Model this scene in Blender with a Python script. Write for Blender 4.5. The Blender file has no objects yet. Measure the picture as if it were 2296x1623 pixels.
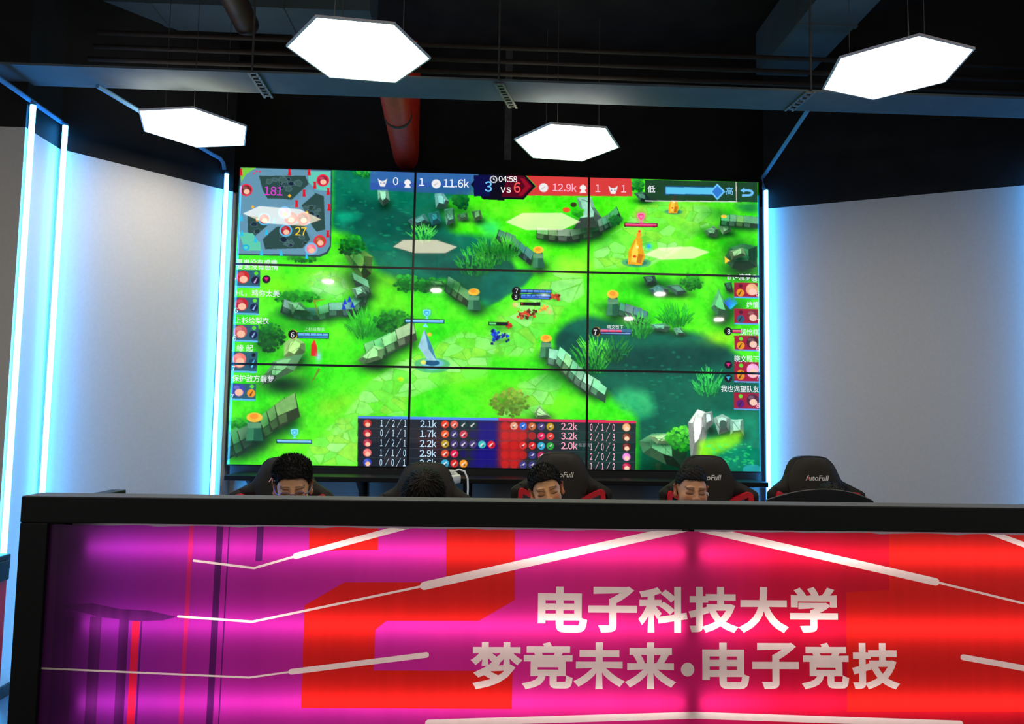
import bpy, bmesh, math, random
import numpy as np
from mathutils import Matrix, Vector
from mathutils.geometry import delaunay_2d_cdt

random.seed(7)
RNG = np.random.default_rng(11)
S = bpy.context.scene
C = S.collection

# ------------------------------------------------------------------ camera, world, exposure
FPX, IW, IH = 1652.45, 2296.0, 1623.0
CAM = np.array([-0.1092, -5.0691, 1.5])
RC = np.array([[0.99906654, -0.03997275, 0.01637739],
               [-0.01927609, -0.07324362, 0.99712778],
               [0.0386584, 0.9965127, 0.07394577]])      # rows: right, up, forward
cd = bpy.data.cameras.new('camera')
cam = bpy.data.objects.new('camera', cd)
C.objects.link(cam)
cd.sensor_fit = 'HORIZONTAL'
cd.sensor_width = 36.0
cd.lens = FPX / IW * 36.0
cd.clip_start = 0.05
cam.matrix_world = Matrix([[RC[0][i], RC[1][i], -RC[2][i], CAM[i]] for i in range(3)] + [[0, 0, 0, 1]])
S.camera = cam

w = bpy.data.worlds.new('world')
S.world = w
w.use_nodes = True
w.node_tree.nodes['Background'].inputs[0].default_value = (0.70, 0.69, 0.68, 1)
w.node_tree.nodes['Background'].inputs[1].default_value = 0.44
S.view_settings.view_transform = 'Standard'
S.view_settings.look = 'None'
S.view_settings.exposure = 0.0
S.view_settings.gamma = 1.0
S.view_settings.use_curve_mapping = False
LAMP_E = 18.0       # hexagon ceiling lamps
STRIP_E = 30.0      # vertical LED strips
TUBE_E = 6.0        # tubes inside the counter's light box
SPOT_E = 330.0       # small downlights over the audience


def on_plane(px, py, Y):
    """a point of the photograph, measured on the vertical plane y = Y -> (x, z)"""
    d = np.array([(px - IW / 2) / FPX, -(py - IH / 2) / FPX, 1.0]) @ RC
    t = (Y - CAM[1]) / d[1]
    p = CAM + t * d
    return float(p[0]), float(p[2])


# ------------------------------------------------------------------ materials
def lin(c):
    return tuple((v / 255 / 12.92) if v / 255 <= 0.04045 else ((v / 255 + 0.055) / 1.055) ** 2.4 for v in c)


MATS = {}


def mat(name, rgb, rough=0.5, metal=0.0, var=0.12, scale=30.0, bump=0.0, emit=None, es=0.0, spec=0.5, coat=0.0):
    """procedural principled material; rgb is sRGB 0..255, var = noise variation of the colour"""
    if name in MATS:
        return MATS[name]
    m = bpy.data.materials.new(name)
    m.use_nodes = True
    nt = m.node_tree
    b = nt.nodes['Principled BSDF']
    col = lin(rgb)
    b.inputs['Roughness'].default_value = rough
    b.inputs['Metallic'].default_value = metal
    b.inputs['Specular IOR Level'].default_value = spec
    b.inputs['Coat Weight'].default_value = coat
    tc = nt.nodes.new('ShaderNodeTexCoord')
    nz = nt.nodes.new('ShaderNodeTexNoise')
    nz.inputs['Scale'].default_value = scale
    nz.inputs['Detail'].default_value = 4
    nt.links.new(tc.outputs['Object'], nz.inputs['Vector'])
    rp = nt.nodes.new('ShaderNodeValToRGB')
    rp.color_ramp.elements[0].position = 0.3
    rp.color_ramp.elements[1].position = 0.7
    rp.color_ramp.elements[0].color = (*[v * (1 - var) for v in col], 1)
    rp.color_ramp.elements[1].color = (*[min(1, v * (1 + var)) for v in col], 1)
    nt.links.new(nz.outputs['Fac'], rp.inputs[0])
    nt.links.new(rp.outputs[0], b.inputs['Base Color'])
    if bump:
        bp = nt.nodes.new('ShaderNodeBump')
        bp.inputs['Strength'].default_value = bump
        bp.inputs['Distance'].default_value = 0.002
        nt.links.new(nz.outputs['Fac'], bp.inputs['Height'])
        nt.links.new(bp.outputs[0], b.inputs['Normal'])
    if emit:
        b.inputs['Emission Color'].default_value = (*lin(emit), 1)
        b.inputs['Emission Strength'].default_value = es
    MATS[name] = m
    return m


def vcol_mat(name, rough=0.5, spec=0.4, emit=0.0, sss=0.0):
    m = bpy.data.materials.new(name)
    m.use_nodes = True
    nt = m.node_tree
    b = nt.nodes['Principled BSDF']
    a = nt.nodes.new('ShaderNodeVertexColor')
    a.layer_name = 'Col'
    b.inputs['Roughness'].default_value = rough
    b.inputs['Specular IOR Level'].default_value = spec
    if emit:
        b.inputs['Base Color'].default_value = (0.004, 0.004, 0.005, 1)
        nt.links.new(a.outputs[0], b.inputs['Emission Color'])
        b.inputs['Emission Strength'].default_value = emit
    else:
        nt.links.new(a.outputs[0], b.inputs['Base Color'])
        if sss:
            b.inputs['Subsurface Weight'].default_value = sss
            b.inputs['Subsurface Radius'].default_value = (0.01, 0.004, 0.002)
            b.inputs['Subsurface Scale'].default_value = 0.4
    MATS[name] = m
    return m


M_WALL = mat('wall_paint_grey', (188, 186, 184), 0.75, var=0.03, scale=60, bump=0.05, spec=0.2)
M_BLACK = mat('black_paint', (20, 20, 21), 0.7, var=0.3, scale=6, spec=0.2)
M_CEIL = mat('ceiling_black_paint', (30, 29, 28), 0.85, var=0.35, scale=3, spec=0.1)
M_FLOOR = mat('floor_vinyl', (70, 74, 80), 0.35, var=0.1, scale=12)
M_LAMIN = mat('black_laminate', (12, 12, 12), 0.5, var=0.2, scale=90, spec=0.2)
M_LEDGE = mat('dark_grey_laminate', (104, 104, 106), 0.75, var=0.1, scale=90, spec=0.1)
M_BEZEL = mat('bezel_plastic', (9, 9, 10), 0.35, var=0.1, spec=0.3)
M_BEAM = mat('beam_grey_paint', (76, 88, 98), 0.85, var=0.08, scale=10, spec=0.2)
M_STEEL = mat('galvanised_steel', (96, 100, 104), 0.6, 0.4, var=0.25, scale=40)
M_DSTEEL = mat('dull_dark_steel', (58, 60, 62), 0.55, 0.5, var=0.25, scale=30)
M_REDPIPE = mat('red_pipe_paint', (190, 44, 24), 0.4, var=0.15, scale=20)
M_DPIPE = mat('dark_conduit_paint', (27, 22, 20), 0.8, var=0.2, spec=0.2)
M_BROWNPIPE = mat('brown_pipe_paint', (38, 23, 17), 0.5, var=0.2, scale=20)
M_DUCT = mat('duct_grey_blue', (52, 66, 75), 0.6, 0.1, var=0.12, scale=8)
M_FRAME = mat('lamp_frame_white', (215, 210, 215), 0.4)
M_LAMP = mat('lamp_diffuser', (255, 255, 255), 0.5, emit=(255, 238, 206), es=LAMP_E)
M_SPOT = mat('downlight_diffuser', (255, 255, 255), 0.5, emit=(255, 247, 232), es=SPOT_E)
M_STRIP = mat('led_strip_diffuser', (200, 230, 255), 0.4, emit=(58, 168, 255), es=STRIP_E)
M_ALU = mat('channel_blue_grey', (86, 136, 180), 0.6, 0.0, var=0.08, spec=0.2)
M_FAB = mat('black_fabric', (44, 42, 41), 0.8, var=0.15, scale=260, bump=0.25, spec=0.25)
M_FABWING = mat('black_leatherette', (20, 20, 20), 0.62, var=0.15, scale=180, bump=0.1, spec=0.3)
M_RED = mat('red_plastic', (200, 16, 40), 0.4, var=0.06)
M_WHITE = mat('white_print', (225, 225, 225), 0.6, var=0.02)
M_PLASTIC = mat('black_plastic', (16, 16, 17), 0.4, var=0.1, spec=0.45)
M_WPLAST = mat('white_plastic', (225, 225, 222), 0.35, var=0.03)
M_CABLE = mat('white_cable_sheath', (235, 235, 235), 0.4, var=0.02)
M_SKIN = vcol_mat('skin', 0.5, 0.35, sss=0.12)
M_HAIR = mat('black_hair', (18, 16, 16), 0.65, var=0.35, scale=300, spec=0.2)
M_HAIRB = mat('dark_brown_hair', (30, 25, 21), 0.65, var=0.4, scale=300, spec=0.2)
M_DESK = mat('desk_black', (24, 24, 26), 0.45, var=0.1)


# ------------------------------------------------------------------ mesh helpers
def tag(o, label=None, cat=None, group=None, kind=None):
    if label: o['label'] = label
    if cat: o['category'] = cat
    if group: o['group'] = group
    if kind: o['kind'] = kind
    return o


def empty(name, loc=(0, 0, 0), rz=0.0):
    o = bpy.data.objects.new(name, None)
    o.empty_display_size = 0.1
    o.location = loc
    o.rotation_euler = (0, 0, rz)
    C.objects.link(o)
    return o


class MB:
    """collects geometry and links it as one mesh object"""
    def __init__(s):
        s.v = []; s.f = []; s.mi = []; s.cur = 0

    def add(s, vs, fs):
        o = len(s.v)
        s.v += [tuple(p) for p in vs]
        s.f += [tuple(i + o for i in f) for f in fs]
        s.mi += [s.cur] * len(fs)
        return s

    def box(s, x0, x1, y0, y1, z0, z1, bev=0.0):
        if bev <= 0:
            vs = [(x, y, z) for z in (z0, z1) for y in (y0, y1) for x in (x0, x1)]
            fs = [(0, 2, 3, 1), (4, 5, 7, 6), (0, 1, 5, 4), (1, 3, 7, 5), (3, 2, 6, 7), (2, 0, 4, 6)]
            return s.add(vs, fs)
        bm = bmesh.new()
        bmesh.ops.create_cube(bm, size=1.0)
        for v in bm.verts:
            v.co = ((x0 + x1) / 2 + v.co.x * (x1 - x0), (y0 + y1) / 2 + v.co.y * (y1 - y0), (z0 + z1) / 2 + v.co.z * (z1 - z0))
        bmesh.ops.bevel(bm, geom=bm.edges[:], offset=bev, segments=2, affect='EDGES', profile=0.5)
        bm.verts.index_update()
        s.add([v.co[:] for v in bm.verts], [[v.index for v in f.verts] for f in bm.faces])
        bm.free()
        return s

    def prism(s, pts, z0, z1, axis='z'):
        """extrude a polygon; axis z: pts (x,y); axis y: pts (x,z) extruded in y from z0 to z1"""
        n = len(pts)
        if axis == 'z':
            vs = [(x, y, z0) for x, y in pts] + [(x, y, z1) for x, y in pts]
        elif axis == 'y':
            vs = [(x, z0, y) for x, y in pts] + [(x, z1, y) for x, y in pts]
        else:
            vs = [(z0, x, y) for x, y in pts] + [(z1, x, y) for x, y in pts]
        fs = [tuple(range(n - 1, -1, -1)), tuple(range(n, 2 * n))] + [(i, (i + 1) % n, n + (i + 1) % n, n + i) for i in range(n)]
        return s.add(vs, fs)

    def tube(s, path, r, n=10, caps=True):
        rs = r if hasattr(r, '__len__') else [r] * len(path)
        P = [Vector(p) for p in path]
        rings = []
        up = None
        for i, p in enumerate(P):
            t = (P[min(i + 1, len(P) - 1)] - P[max(i - 1, 0)]).normalized()
            if up is None:
                up = Vector((0, 0, 1)) if abs(t.z) < 0.9 else Vector((1, 0, 0))
            a = t.cross(up)
            if a.length < 1e-5:
                a = t.cross(Vector((1, 0.3, 0)))
            a.normalize()
            b = a.cross(t).normalized()
            up = b
            rings.append([p + (a * math.cos(2 * math.pi * k / n) + b * math.sin(2 * math.pi * k / n)) * rs[i] for k in range(n)])
        vs = [q for r_ in rings for q in r_]
        fs = []
        for i in range(len(P) - 1):
            for k in range(n):
                fs.append((i * n + k, i * n + (k + 1) % n, (i + 1) * n + (k + 1) % n, (i + 1) * n + k))
        if caps:
            fs.append(tuple(range(n - 1, -1, -1)))
            fs.append(tuple((len(P) - 1) * n + k for k in range(n)))
        return s.add(vs, fs)

    def build(s, name, mats, parent=None, smooth=False, loc=None):
        me = bpy.data.meshes.new(name)
        me.from_pydata(s.v, [], s.f)
        ms = mats if isinstance(mats, (list, tuple)) else [mats]
        for m in ms:
            me.materials.append(m)
        if len(ms) > 1:
            me.polygons.foreach_set('material_index', s.mi)
        bm = bmesh.new()
        bm.from_mesh(me)
        bmesh.ops.recalc_face_normals(bm, faces=bm.faces[:])
        bm.to_mesh(me)
        bm.free()
        if smooth:
            me.polygons.foreach_set('use_smooth', [True] * len(me.polygons))
            try:
                me.set_sharp_from_angle(angle=math.radians(40))
            except Exception:
                pass
        me.update()
        o = bpy.data.objects.new(name, me)
        C.objects.link(o)
        if parent: o.parent = parent
        if loc: o.location = loc
        return o


def copy_tree(o, parent=None):
    c = o.copy()
    C.objects.link(c)
    c.parent = parent
    for ch in list(o.children):
        copy_tree(ch, c)
    return c


def struct(o):
    o['kind'] = 'structure'
    return o


_tc = {}


def text_tris(body, size=1.0, shear=0.0, offset=0.0, spacing=1.0, align='LEFT'):
    """triangulated flat lettering in the xy plane -> (verts Nx2, faces)"""
    cu = bpy.data.curves.new('lettering', 'FONT')
    cu.body = body
    cu.size = size
    cu.shear = shear
    cu.offset = offset
    cu.space_character = spacing
    cu.align_x = align
    cu.resolution_u = 4
    ob = bpy.data.objects.new('lettering', cu)
    C.objects.link(ob)
    dg = bpy.context.evaluated_depsgraph_get()
    me = bpy.data.meshes.new_from_object(ob.evaluated_get(dg))
    bm = bmesh.new()
    bm.from_mesh(me)
    bmesh.ops.triangulate(bm, faces=bm.faces[:])
    bm.verts.index_update()
    vs = [(v.co.x, v.co.y) for v in bm.verts]
    fs = [[v.index for v in f.verts] for f in bm.faces]
    bm.free()
    bpy.data.objects.remove(ob)
    bpy.data.curves.remove(cu)
    bpy.data.meshes.remove(me)
    return vs, fs


# ------------------------------------------------------------------ room
struct(MB().box(-4.2, 5.2, -7.5, 0.3, -0.1, 0).build('floor', M_FLOOR))
GT = 3.0       # top of the light grey paint


def wall(name, a, b, th=0.12, z1=4.3):
    """vertical wall between two floor points, light grey below GT and black above; the room is on the right of a->b"""
    a = Vector(a); b = Vector(b)
    n = Vector((b.y - a.y, -(b.x - a.x))).normalized() * -th
    m = MB()
    for k, (z0, zt, off) in enumerate(((0, GT, 0), (GT, z1, 0.0))):
        m.cur = k
        q = [a, b, b + n, a + n]
        m.prism([(p.x, p.y) for p in q], z0, zt)
    return struct(m.build(name, [M_WALL, M_BLACK]))


wall('wall_left_front', (-4.2, -1.13), (-2.58, -1.13), 0.12)
wall('wall_left_return', (-2.58, -1.0099), (-2.58, -0.81), 0.12)
wall('wall_left', (-2.58, -0.81), (-1.84, -0.06), 0.12)
m = MB()
m.box(-1.93, 1.95, 0.12, 0.24, 0, 3.05)
m.box(-1.90, -1.84, -0.03, 0.12, 0, 3.0)
m.cur = 1
m.box(-2.4, 2.6, 0.42, 0.54, 0, 4.3)
struct(m.build('wall_back', [M_WALL, M_BLACK]))
wall('wall_right', (1.86, 0.0), (3.36, -0.72), 0.12)
wall('wall_right_return', (3.36, -0.72), (3.36, -1.0799), 0.12)
wall('wall_right_front', (3.36, -1.2), (5.2, -1.2), 0.12)
struct(MB().box(-4.3, 5.3, -7.5, 0.6, 4.3, 4.4).build('ceiling', M_CEIL))
# dark skirting along the left return wall
struct(MB().box(-2.58, -2.565, -1.12, -0.82, 0, 0.06).build('baseboard_left', M_DSTEEL))

# the painted cross beam below the ceiling
struct(MB().box(-4.2, 5.2, -1.33, -1.085, 3.25, 3.262).build('trim_1', M_BEAM))
struct(MB().box(-4.2, 5.2, -1.26, -1.12, 3.2622, 3.29).build('trim_2', M_BLACK))

# ------------------------------------------------------------------ ceiling services
def pipe(name, path, r, mt, label, cat, group=None, bands=()):
    o = MB().tube(path, r, 16).build(name, mt, smooth=True)
    if not bands:
        return tag(o, label, cat, group)
    e = empty(name, path[0])
    tag(e, label, cat, group)
    o.name = 'pipe_run'
    o.parent = e
    o.matrix_parent_inverse = Matrix.Translation(-Vector(path[0]))
    for t in bands:
        p0, p1 = Vector(path[0]), Vector(path[1])
        a = p0.lerp(p1, t)
        d = (p1 - p0).normalized() * 0.012
        k = MB().tube([a - d, a + d], r * 1.05, 18).build('pipe_clamp', M_DSTEEL, e, True)
        k.matrix_parent_inverse = Matrix.Translation(-Vector(path[0]))
    return e


pipe('sprinkler_pipe', [(-0.66, -1.05, 3.40), (-0.70, 0.10, 3.36), (-0.705, 0.26, 3.38), (-0.708, 0.34, 3.46), (-0.71, 0.36, 3.65), (-0.71, 0.36, 4.3)],
     0.085, M_REDPIPE, 'thick red pipe running back under the ceiling above the video wall', 'pipe', bands=(0.45,))
pipe('drain_pipe', [(-1.46, -2.4, 3.80), (-1.556, -0.78, 3.80)], 0.072, M_BROWNPIPE,
     'dark brown pipe near the ceiling left of the hexagonal lamps', 'pipe')
for k, (y_, z_, lb) in enumerate(((-0.90, 3.50, 'thin dark conduit crossing the ceiling, lowest of three above the grey beam'),
                                  (-0.85, 3.60, 'thin dark conduit crossing the ceiling, middle one of three'),
                                  (-0.82, 3.70, 'thin dark conduit crossing the ceiling, highest of three near the top of the frame'))):
    pipe('conduit', [(-2.4, y_, z_), (3.3, y_ + 0.06, z_ + 0.02)], 0.014, M_DPIPE, lb, 'conduit', 'conduits below the ceiling')
# duct running away from the camera on the right
d = empty('air_duct', (1.93, -3.0, 3.9))
tag(d, 'grey rectangular air duct running under the black ceiling on the right', 'duct')
MB().box(-0.181, 0.181, 0, 2.83, 0, 0.3).build('duct_body', M_DUCT, d)
for yy in (0.55, 1.35, 2.15):
    MB().box(-0.19, 0.19, yy, yy + 0.03, -0.008, 0.3).build('flange', M_DUCT, d)
d = empty('air_duct', (-2.0, -0.68, 3.97))
tag(d, 'grey air duct crossing under the black ceiling at the upper left', 'duct')
MB().box(-0.5, 1.15, 0, 0.32, 0, 0.3).build('duct_body', M_DUCT, d)
for xx_ in (-0.2, 0.6):
    MB().box(xx_, xx_ + 0.03, -0.008, 0.328, -0.008, 0.3).build('flange', M_DUCT, d)


def strut(loc, vec, label, rods):
    e = empty('hanger_strut', loc)
    tag(e, label, 'bracket', 'perforated hanger struts on the beam')
    v = Vector(vec)
    L = v.length
    m = MB()
    n = max(4, int(L / 0.035))
    t = v.normalized()
    a = Vector((1, 0, 0)) * 0.02
    b = t.cross(Vector((1, 0, 0))).normalized() * 0.004
    # slotted angle: two rails joined by webs, the slots left open
    for sx in (-1, 1):
        p0 = a * sx
        vs = [p0 + a * 0.3 * i + b * j + t * k for k in (0, L) for i in (-1, 1) for j in (-1, 1)]
        m.add(vs, [(0, 1, 3, 2), (4, 6, 7, 5), (0, 4, 5, 1), (1, 5, 7, 3), (3, 7, 6, 2), (2, 6, 4, 0)])
    for k in range(n):
        s0 = L * (k + 0.1) / n
        vs = [a * i + b * j + t * q for q in (s0, s0 + 0.012) for i in (-1, 1) for j in (-1, 1)]
        m.add(vs, [(0, 1, 3, 2), (4, 6, 7, 5), (0, 4, 5, 1), (1, 5, 7, 3), (3, 7, 6, 2), (2, 6, 4, 0)])
    m.build('slotted_rail', M_STEEL, e)
    for (p, q) in rods:
        MB().tube([p, q], 0.006, 6).build('threaded_rod', M_DSTEEL, e)


strut((-1.326, -1.351, 3.243), (-0.003, 0.304, 0.0), 'slotted steel hanger strut under the beam, above the left hexagonal lamp', [((0.0, 0, 0.004), (0.0, 0, 0.6))])
strut((-0.058, -1.319, 3.243), (0.088, 0.303, 0.0), 'slotted steel hanger strut under the middle of the beam', [((0.0, -0.022, 0.0), (0.0, -0.022, 0.9))])
strut((1.600, -1.340, 3.243), (-0.019, 0.24, 0.0), 'slotted steel hanger strut under the beam beside the right hexagonal lamp', [((0.0, 0.0, 0.004), (0.0, 0, 0.9))])
o = MB().box(-0.025, 0.025, -0.02, 0.02, -0.42, 0.4).build('ceiling_post', M_DSTEEL)
o.location = (0.035, 0.1, 3.75)
tag(o, 'dark vertical steel post hanging above the middle of the video wall', 'post')

# ------------------------------------------------------------------ hexagonal ceiling lamps
HEX_R = 0.316


def hex_lamp(x, y, th, label):
    e = empty('hexagon_lamp', (x, y, 3.10))
    tag(e, label, 'lamp', 'hexagonal ceiling lamps')
    out = [(HEX_R * math.cos(th + k * math.pi / 3), HEX_R * math.sin(th + k * math.pi / 3)) for k in range(6)]
    inn = [(a * 0.972, b * 0.972) for a, b in out]
    m = MB()
    n = 6
    vs = [(a, b, z) for z in (0, 0.01) for a, b in out] + [(a, b, z) for z in (0, 0.01) for a, b in inn]
    fs = []
    for i in range(n):
        j = (i + 1) % n
        fs += [(i, j, n + j, n + i), (2 * n + i, 3 * n + i, 3 * n + j, 2 * n + j), (i, 2 * n + i, 2 * n + j, j), (n + i, n + j, 3 * n + j, 3 * n + i)]
    m.add(vs, fs)
    m.build('lamp_frame', M_FRAME, e)
    MB().prism(inn, 0.001, 0.008).build('diffuser', M_LAMP, e)
    MB().prism([(a * .8, b * .8) for a, b in out], 0.0105, 0.022).build('back_plate', M_PLASTIC, e)
    for k in ((1, 3, 5) if x < -1.5 else (0, 2, 4)):
        a, b = out[k]
        MB().tube([(a * 0.6, b * 0.6, 0.022), (a * 0.6, b * 0.6, 0.78)], 0.002, 5).build('hanging_wire', M_DSTEEL, e)


hex_lamp(-0.6865, -1.879, 4.293, 'large white hexagonal lamp in front of the beam at upper left centre')
hex_lamp(-1.7743, -0.9187, 4.0019, 'white hexagonal lamp above the left grey wall, nearest the left edge')
hex_lamp(0.3575, -0.8681, 4.3013, 'smallest white hexagonal lamp, just above the middle of the video wall')
hex_lamp(1.7351, -1.8903, 4.4948, 'white hexagonal lamp at the upper right in front of the beam')

# small downlights over the audience side; the video wall mirrors them as short white streaks
for (x, y, lb) in ((-2.023, -3.898, 'small round downlight over the audience, mirrored on the pale stone circle at the left'),
                   (-0.736, -4.365, 'small round downlight over the audience, mirrored in the central display, left side'),
                   (2.145, -4.245, 'small round downlight over the audience, mirrored below the dark boulders at the right'),
                   (2.217, -6.635, 'small round downlight over the audience, mirrored beside the right stone pillar'),
                   (3.645, -6.51, 'small round downlight over the audience, mirrored beside the player cards at the right')):
    e = empty('downlight', (x, y, 3.1))
    tag(e, lb, 'lamp', 'round downlights over the audience')
    ang = [2 * math.pi * k / 20 for k in range(20)]
    MB().prism([(0.075 * math.cos(a), 0.075 * math.sin(a)) for a in ang], 0.01, 0.09).build('housing', M_FRAME, e)
    MB().prism([(0.06 * math.cos(a), 0.06 * math.sin(a)) for a in ang], 0.0, 0.0095).build('diffuser', M_SPOT, e)
    MB().tube([(0, 0, 0.09), (0, 0, 1.2)], 0.008, 6).build('stem', M_DSTEEL, e)

# ------------------------------------------------------------------ LED strips
def led_strip(x, y, z0, z1, label, nx=0.0, ny=-1.0, wd=0.028):
    e = empty('led_strip', (x, y, z0))
    tag(e, label, 'light strip', 'vertical LED strips')
    e.rotation_euler = (0, 0, math.atan2(nx, -ny))
    h = z1 - z0
    k = wd / 2
    MB().tube([(0, -k - 0.012, 0), (0, -k - 0.012, h)], k, 14).build('diffuser', M_STRIP, e, True)
    MB().box(-k * 0.5, k * 0.5, -0.010, 0.004, -0.01, h + 0.012).build('channel', M_ALU, e)
    for z_ in (-0.012, h):
        MB().tube([(0, -k - 0.012, z_), (0, -k - 0.012, z_ + 0.012)], k * 1.05, 14).build('end_cap', M_ALU, e, True)


led_strip(-1.882, -0.11, 0.02, 3.10, 'vertical cyan LED strip between the left grey wall and the video wall', 0.7, -0.7)
led_strip(1.846, -0.035, 0.02, 3.115, 'vertical cyan LED strip at the right edge of the video wall', 0.3, -0.95)
led_strip(-2.575, -1.10, 0.02, 3.127, 'vertical cyan LED strip nearest the left edge, before the beige wall', 0.75, -0.66)
led_strip(-2.558, -0.82, 0.02, 3.127, 'vertical cyan LED strip at the left corner of the angled grey wall', 0.7, -0.7)
led_strip(3.36, -0.76, 0.02, 3.12, 'vertical cyan LED strip at the far end of the right wall, past the frame', -0.8, -0.6)


def channel(name, path, label):
    o = MB().tube(path, 0.013, 6).build(name, M_ALU)
    tag(o, label, 'cable channel', 'metal channels feeding the LED strips')


channel('feed_channel', [(-1.88, -0.135, 3.13), (-1.885, -0.14, 3.17), (-1.905, -0.15, 3.20), (-1.94, -0.2, 3.21), (-2.18, -1.20, 3.21)],
        'thin bluish metal channel bending from the LED strip left of the video wall')
channel('feed_channel', [(1.850, -0.03, 3.14), (1.862, 0.02, 3.235), (1.69, -1.10, 3.25)],
        'thin bluish metal channel rising diagonally from the top right of the video wall')
channel('feed_channel', [(-2.565, -0.83, 3.15), (-2.565, -1.10, 3.15), (-2.565, -1.60, 3.15)],
        'thin bluish metal channel joining the tops of the two leftmost LED strips')

# ------------------------------------------------------------------ video wall: the picture it shows
WX0, WX1, WZ0, WZ1 = -1.83, 1.83, 1.142, 3.2008
NX, NY = 300, 169
BW, BH = NX * 3, NY * 3
BUF = np.zeros((BH, BW, 3))


def uvp(p):
    x, z = on_plane(p[0], p[1], 0.0)
    return ((x - WX0) / (WX1 - WX0) * BW, (WZ1 - z) / (WZ1 - WZ0) * BH)


PXS = BW / 1180.0          # buffer cells per photograph pixel


def z4(*p): return [(480 + a / 3.528, 340 + b / 3.528) for a, b in p]
def z5(*p): return [(1080 + a / 3.376, 340 + b / 3.376) for a, b in p]
def z6(*p): return [(480 + a / 3.5875, 760 + b / 3.5875) for a, b in p]
def z7(*p): return [(1080 + a / 3.376, 760 + b / 3.376) for a, b in p]


def fbm(h, w_, cell, octv=4, seed=0):
    r = np.random.default_rng(seed)
    out = np.zeros((h, w_)); amp = 1.0; tot = 0
    for k in range(octv):
        gh, gw = int(h / cell) + 3, int(w_ / cell) + 3
        g = r.random((gh, gw))
        yy = np.arange(h) / cell; xx = np.arange(w_) / cell
        yi = yy.astype(int); xi = xx.astype(int)
        fy = (yy - yi)[:, None]; fx = (xx - xi)[None]
        fy = fy * fy * (3 - 2 * fy); fx = fx * fx * (3 - 2 * fx)
        a = g[yi][:, xi]; b = g[yi][:, xi + 1]; c = g[yi + 1][:, xi]; e = g[yi + 1][:, xi + 1]
        out += amp * ((a * (1 - fx) + b * fx) * (1 - fy) + (c * (1 - fx) + e * fx) * fy)
        tot += amp; amp *= 0.55; cell = max(1.5, cell / 2)
    return out / tot


def pmask(pts):
    """even-odd polygon mask, cropped: (mask, y0, x0)"""
    P = np.array([uvp(p) for p in pts])
    x0 = max(0, int(P[:, 0].min()) - 1); x1 = min(BW, int(P[:, 0].max()) + 2)
    y0 = max(0, int(P[:, 1].min()) - 1); y1 = min(BH, int(P[:, 1].max()) + 2)
    if x1 <= x0 or y1 <= y0:
        return np.zeros((0, 0)), 0, 0
    acc = np.zeros((y1 - y0, x1 - x0))
    for ox, oy in ((.25, .25), (.75, .25), (.25, .75), (.75, .75)):
        X, Y = np.meshgrid(np.arange(x0, x1) + ox, np.arange(y0, y1) + oy)
        ins = np.zeros(X.shape, bool)
        for i in range(len(P)):
            (ax, ay), (bx, by) = P[i], P[i - 1]
            if ay == by: continue
            ins ^= ((ay > Y) != (by > Y)) & (X < (bx - ax) * (Y - ay) / (by - ay) + ax)
        acc += ins
    return acc / 4, y0, x0


def put(mask, y0, x0, col, a=1.0):
    h, w_ = mask.shape
    if h == 0: return
    s_ = BUF[y0:y0 + h, x0:x0 + w_]
    m_ = (mask * a)[..., None]
    s_[:] = s_ * (1 - m_) + np.asarray(col, float) * m_


def poly(pts, col, a=1.0):
    put(*pmask(pts), col, a)


def box_blur(m_, r):
    r = int(max(1, r))
    for ax in (0, 1):
        c = np.cumsum(np.pad(m_, [(r + 1, r) if k == ax else (0, 0) for k in (0, 1)], mode='edge'), axis=ax)
        n = m_.shape[ax]
        m_ = (np.take(c, range(2 * r + 1, 2 * r + 1 + n), axis=ax) - np.take(c, range(0, n), axis=ax)) / (2 * r + 1)
    return m_


def soft(pts, col, blur=10, a=1.0, wob=0.0, seed=1):
    m_, y0, x0 = pmask(pts)
    full = np.zeros((BH, BW))
    full[y0:y0 + m_.shape[0], x0:x0 + m_.shape[1]] = m_
    full = box_blur(box_blur(full, blur * PXS), blur * PXS)
    if wob:
        full = np.clip((full - 0.5) * 1.6 + 0.5 + (fbm(BH, BW, 26, 4, seed) - 0.5) * wob, 0, 1)
    put(full, 0, 0, col, a)


def ell(px, py, rx, ry, col, a=1.0, hard=True, rot=0.0):
    u, v = uvp((px, py))
    rx *= PXS; ry *= PXS
    R_ = int(max(rx, ry) * (1.2 if hard else 2.4)) + 2
    x0, x1 = max(0, int(u) - R_), min(BW, int(u) + R_)
    y0, y1 = max(0, int(v) - R_), min(BH, int(v) + R_)
    if x1 <= x0 or y1 <= y0: return
    X, Y = np.meshgrid(np.arange(x0, x1) + .5 - u, np.arange(y0, y1) + .5 - v)
    c, s_ = math.cos(rot), math.sin(rot)
    d_ = np.sqrt(((X * c + Y * s_) / rx) ** 2 + ((-X * s_ + Y * c) / ry) ** 2)
    m_ = np.clip((1 - d_) * min(rx, ry) + .5, 0, 1) if hard else np.exp(-d_ ** 2 * 1.6)
    put(m_, y0, x0, col, a)


def stroke(x0, y0, x1, y1, wd, col, a=1.0):
    dx, dy = x1 - x0, y1 - y0
    L = math.hypot(dx, dy) or 1
    nx, ny = -dy / L * wd / 2, dx / L * wd / 2
    poly([(x0 + nx, y0 + ny), (x1 + nx * .3, y1 + ny * .3), (x1 - nx * .3, y1 - ny * .3), (x0 - nx, y0 - ny)], col, a)


def mixc(a, b, t): return tuple(a[i] * (1 - t) + b[i] * t for i in range(3))


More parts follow.
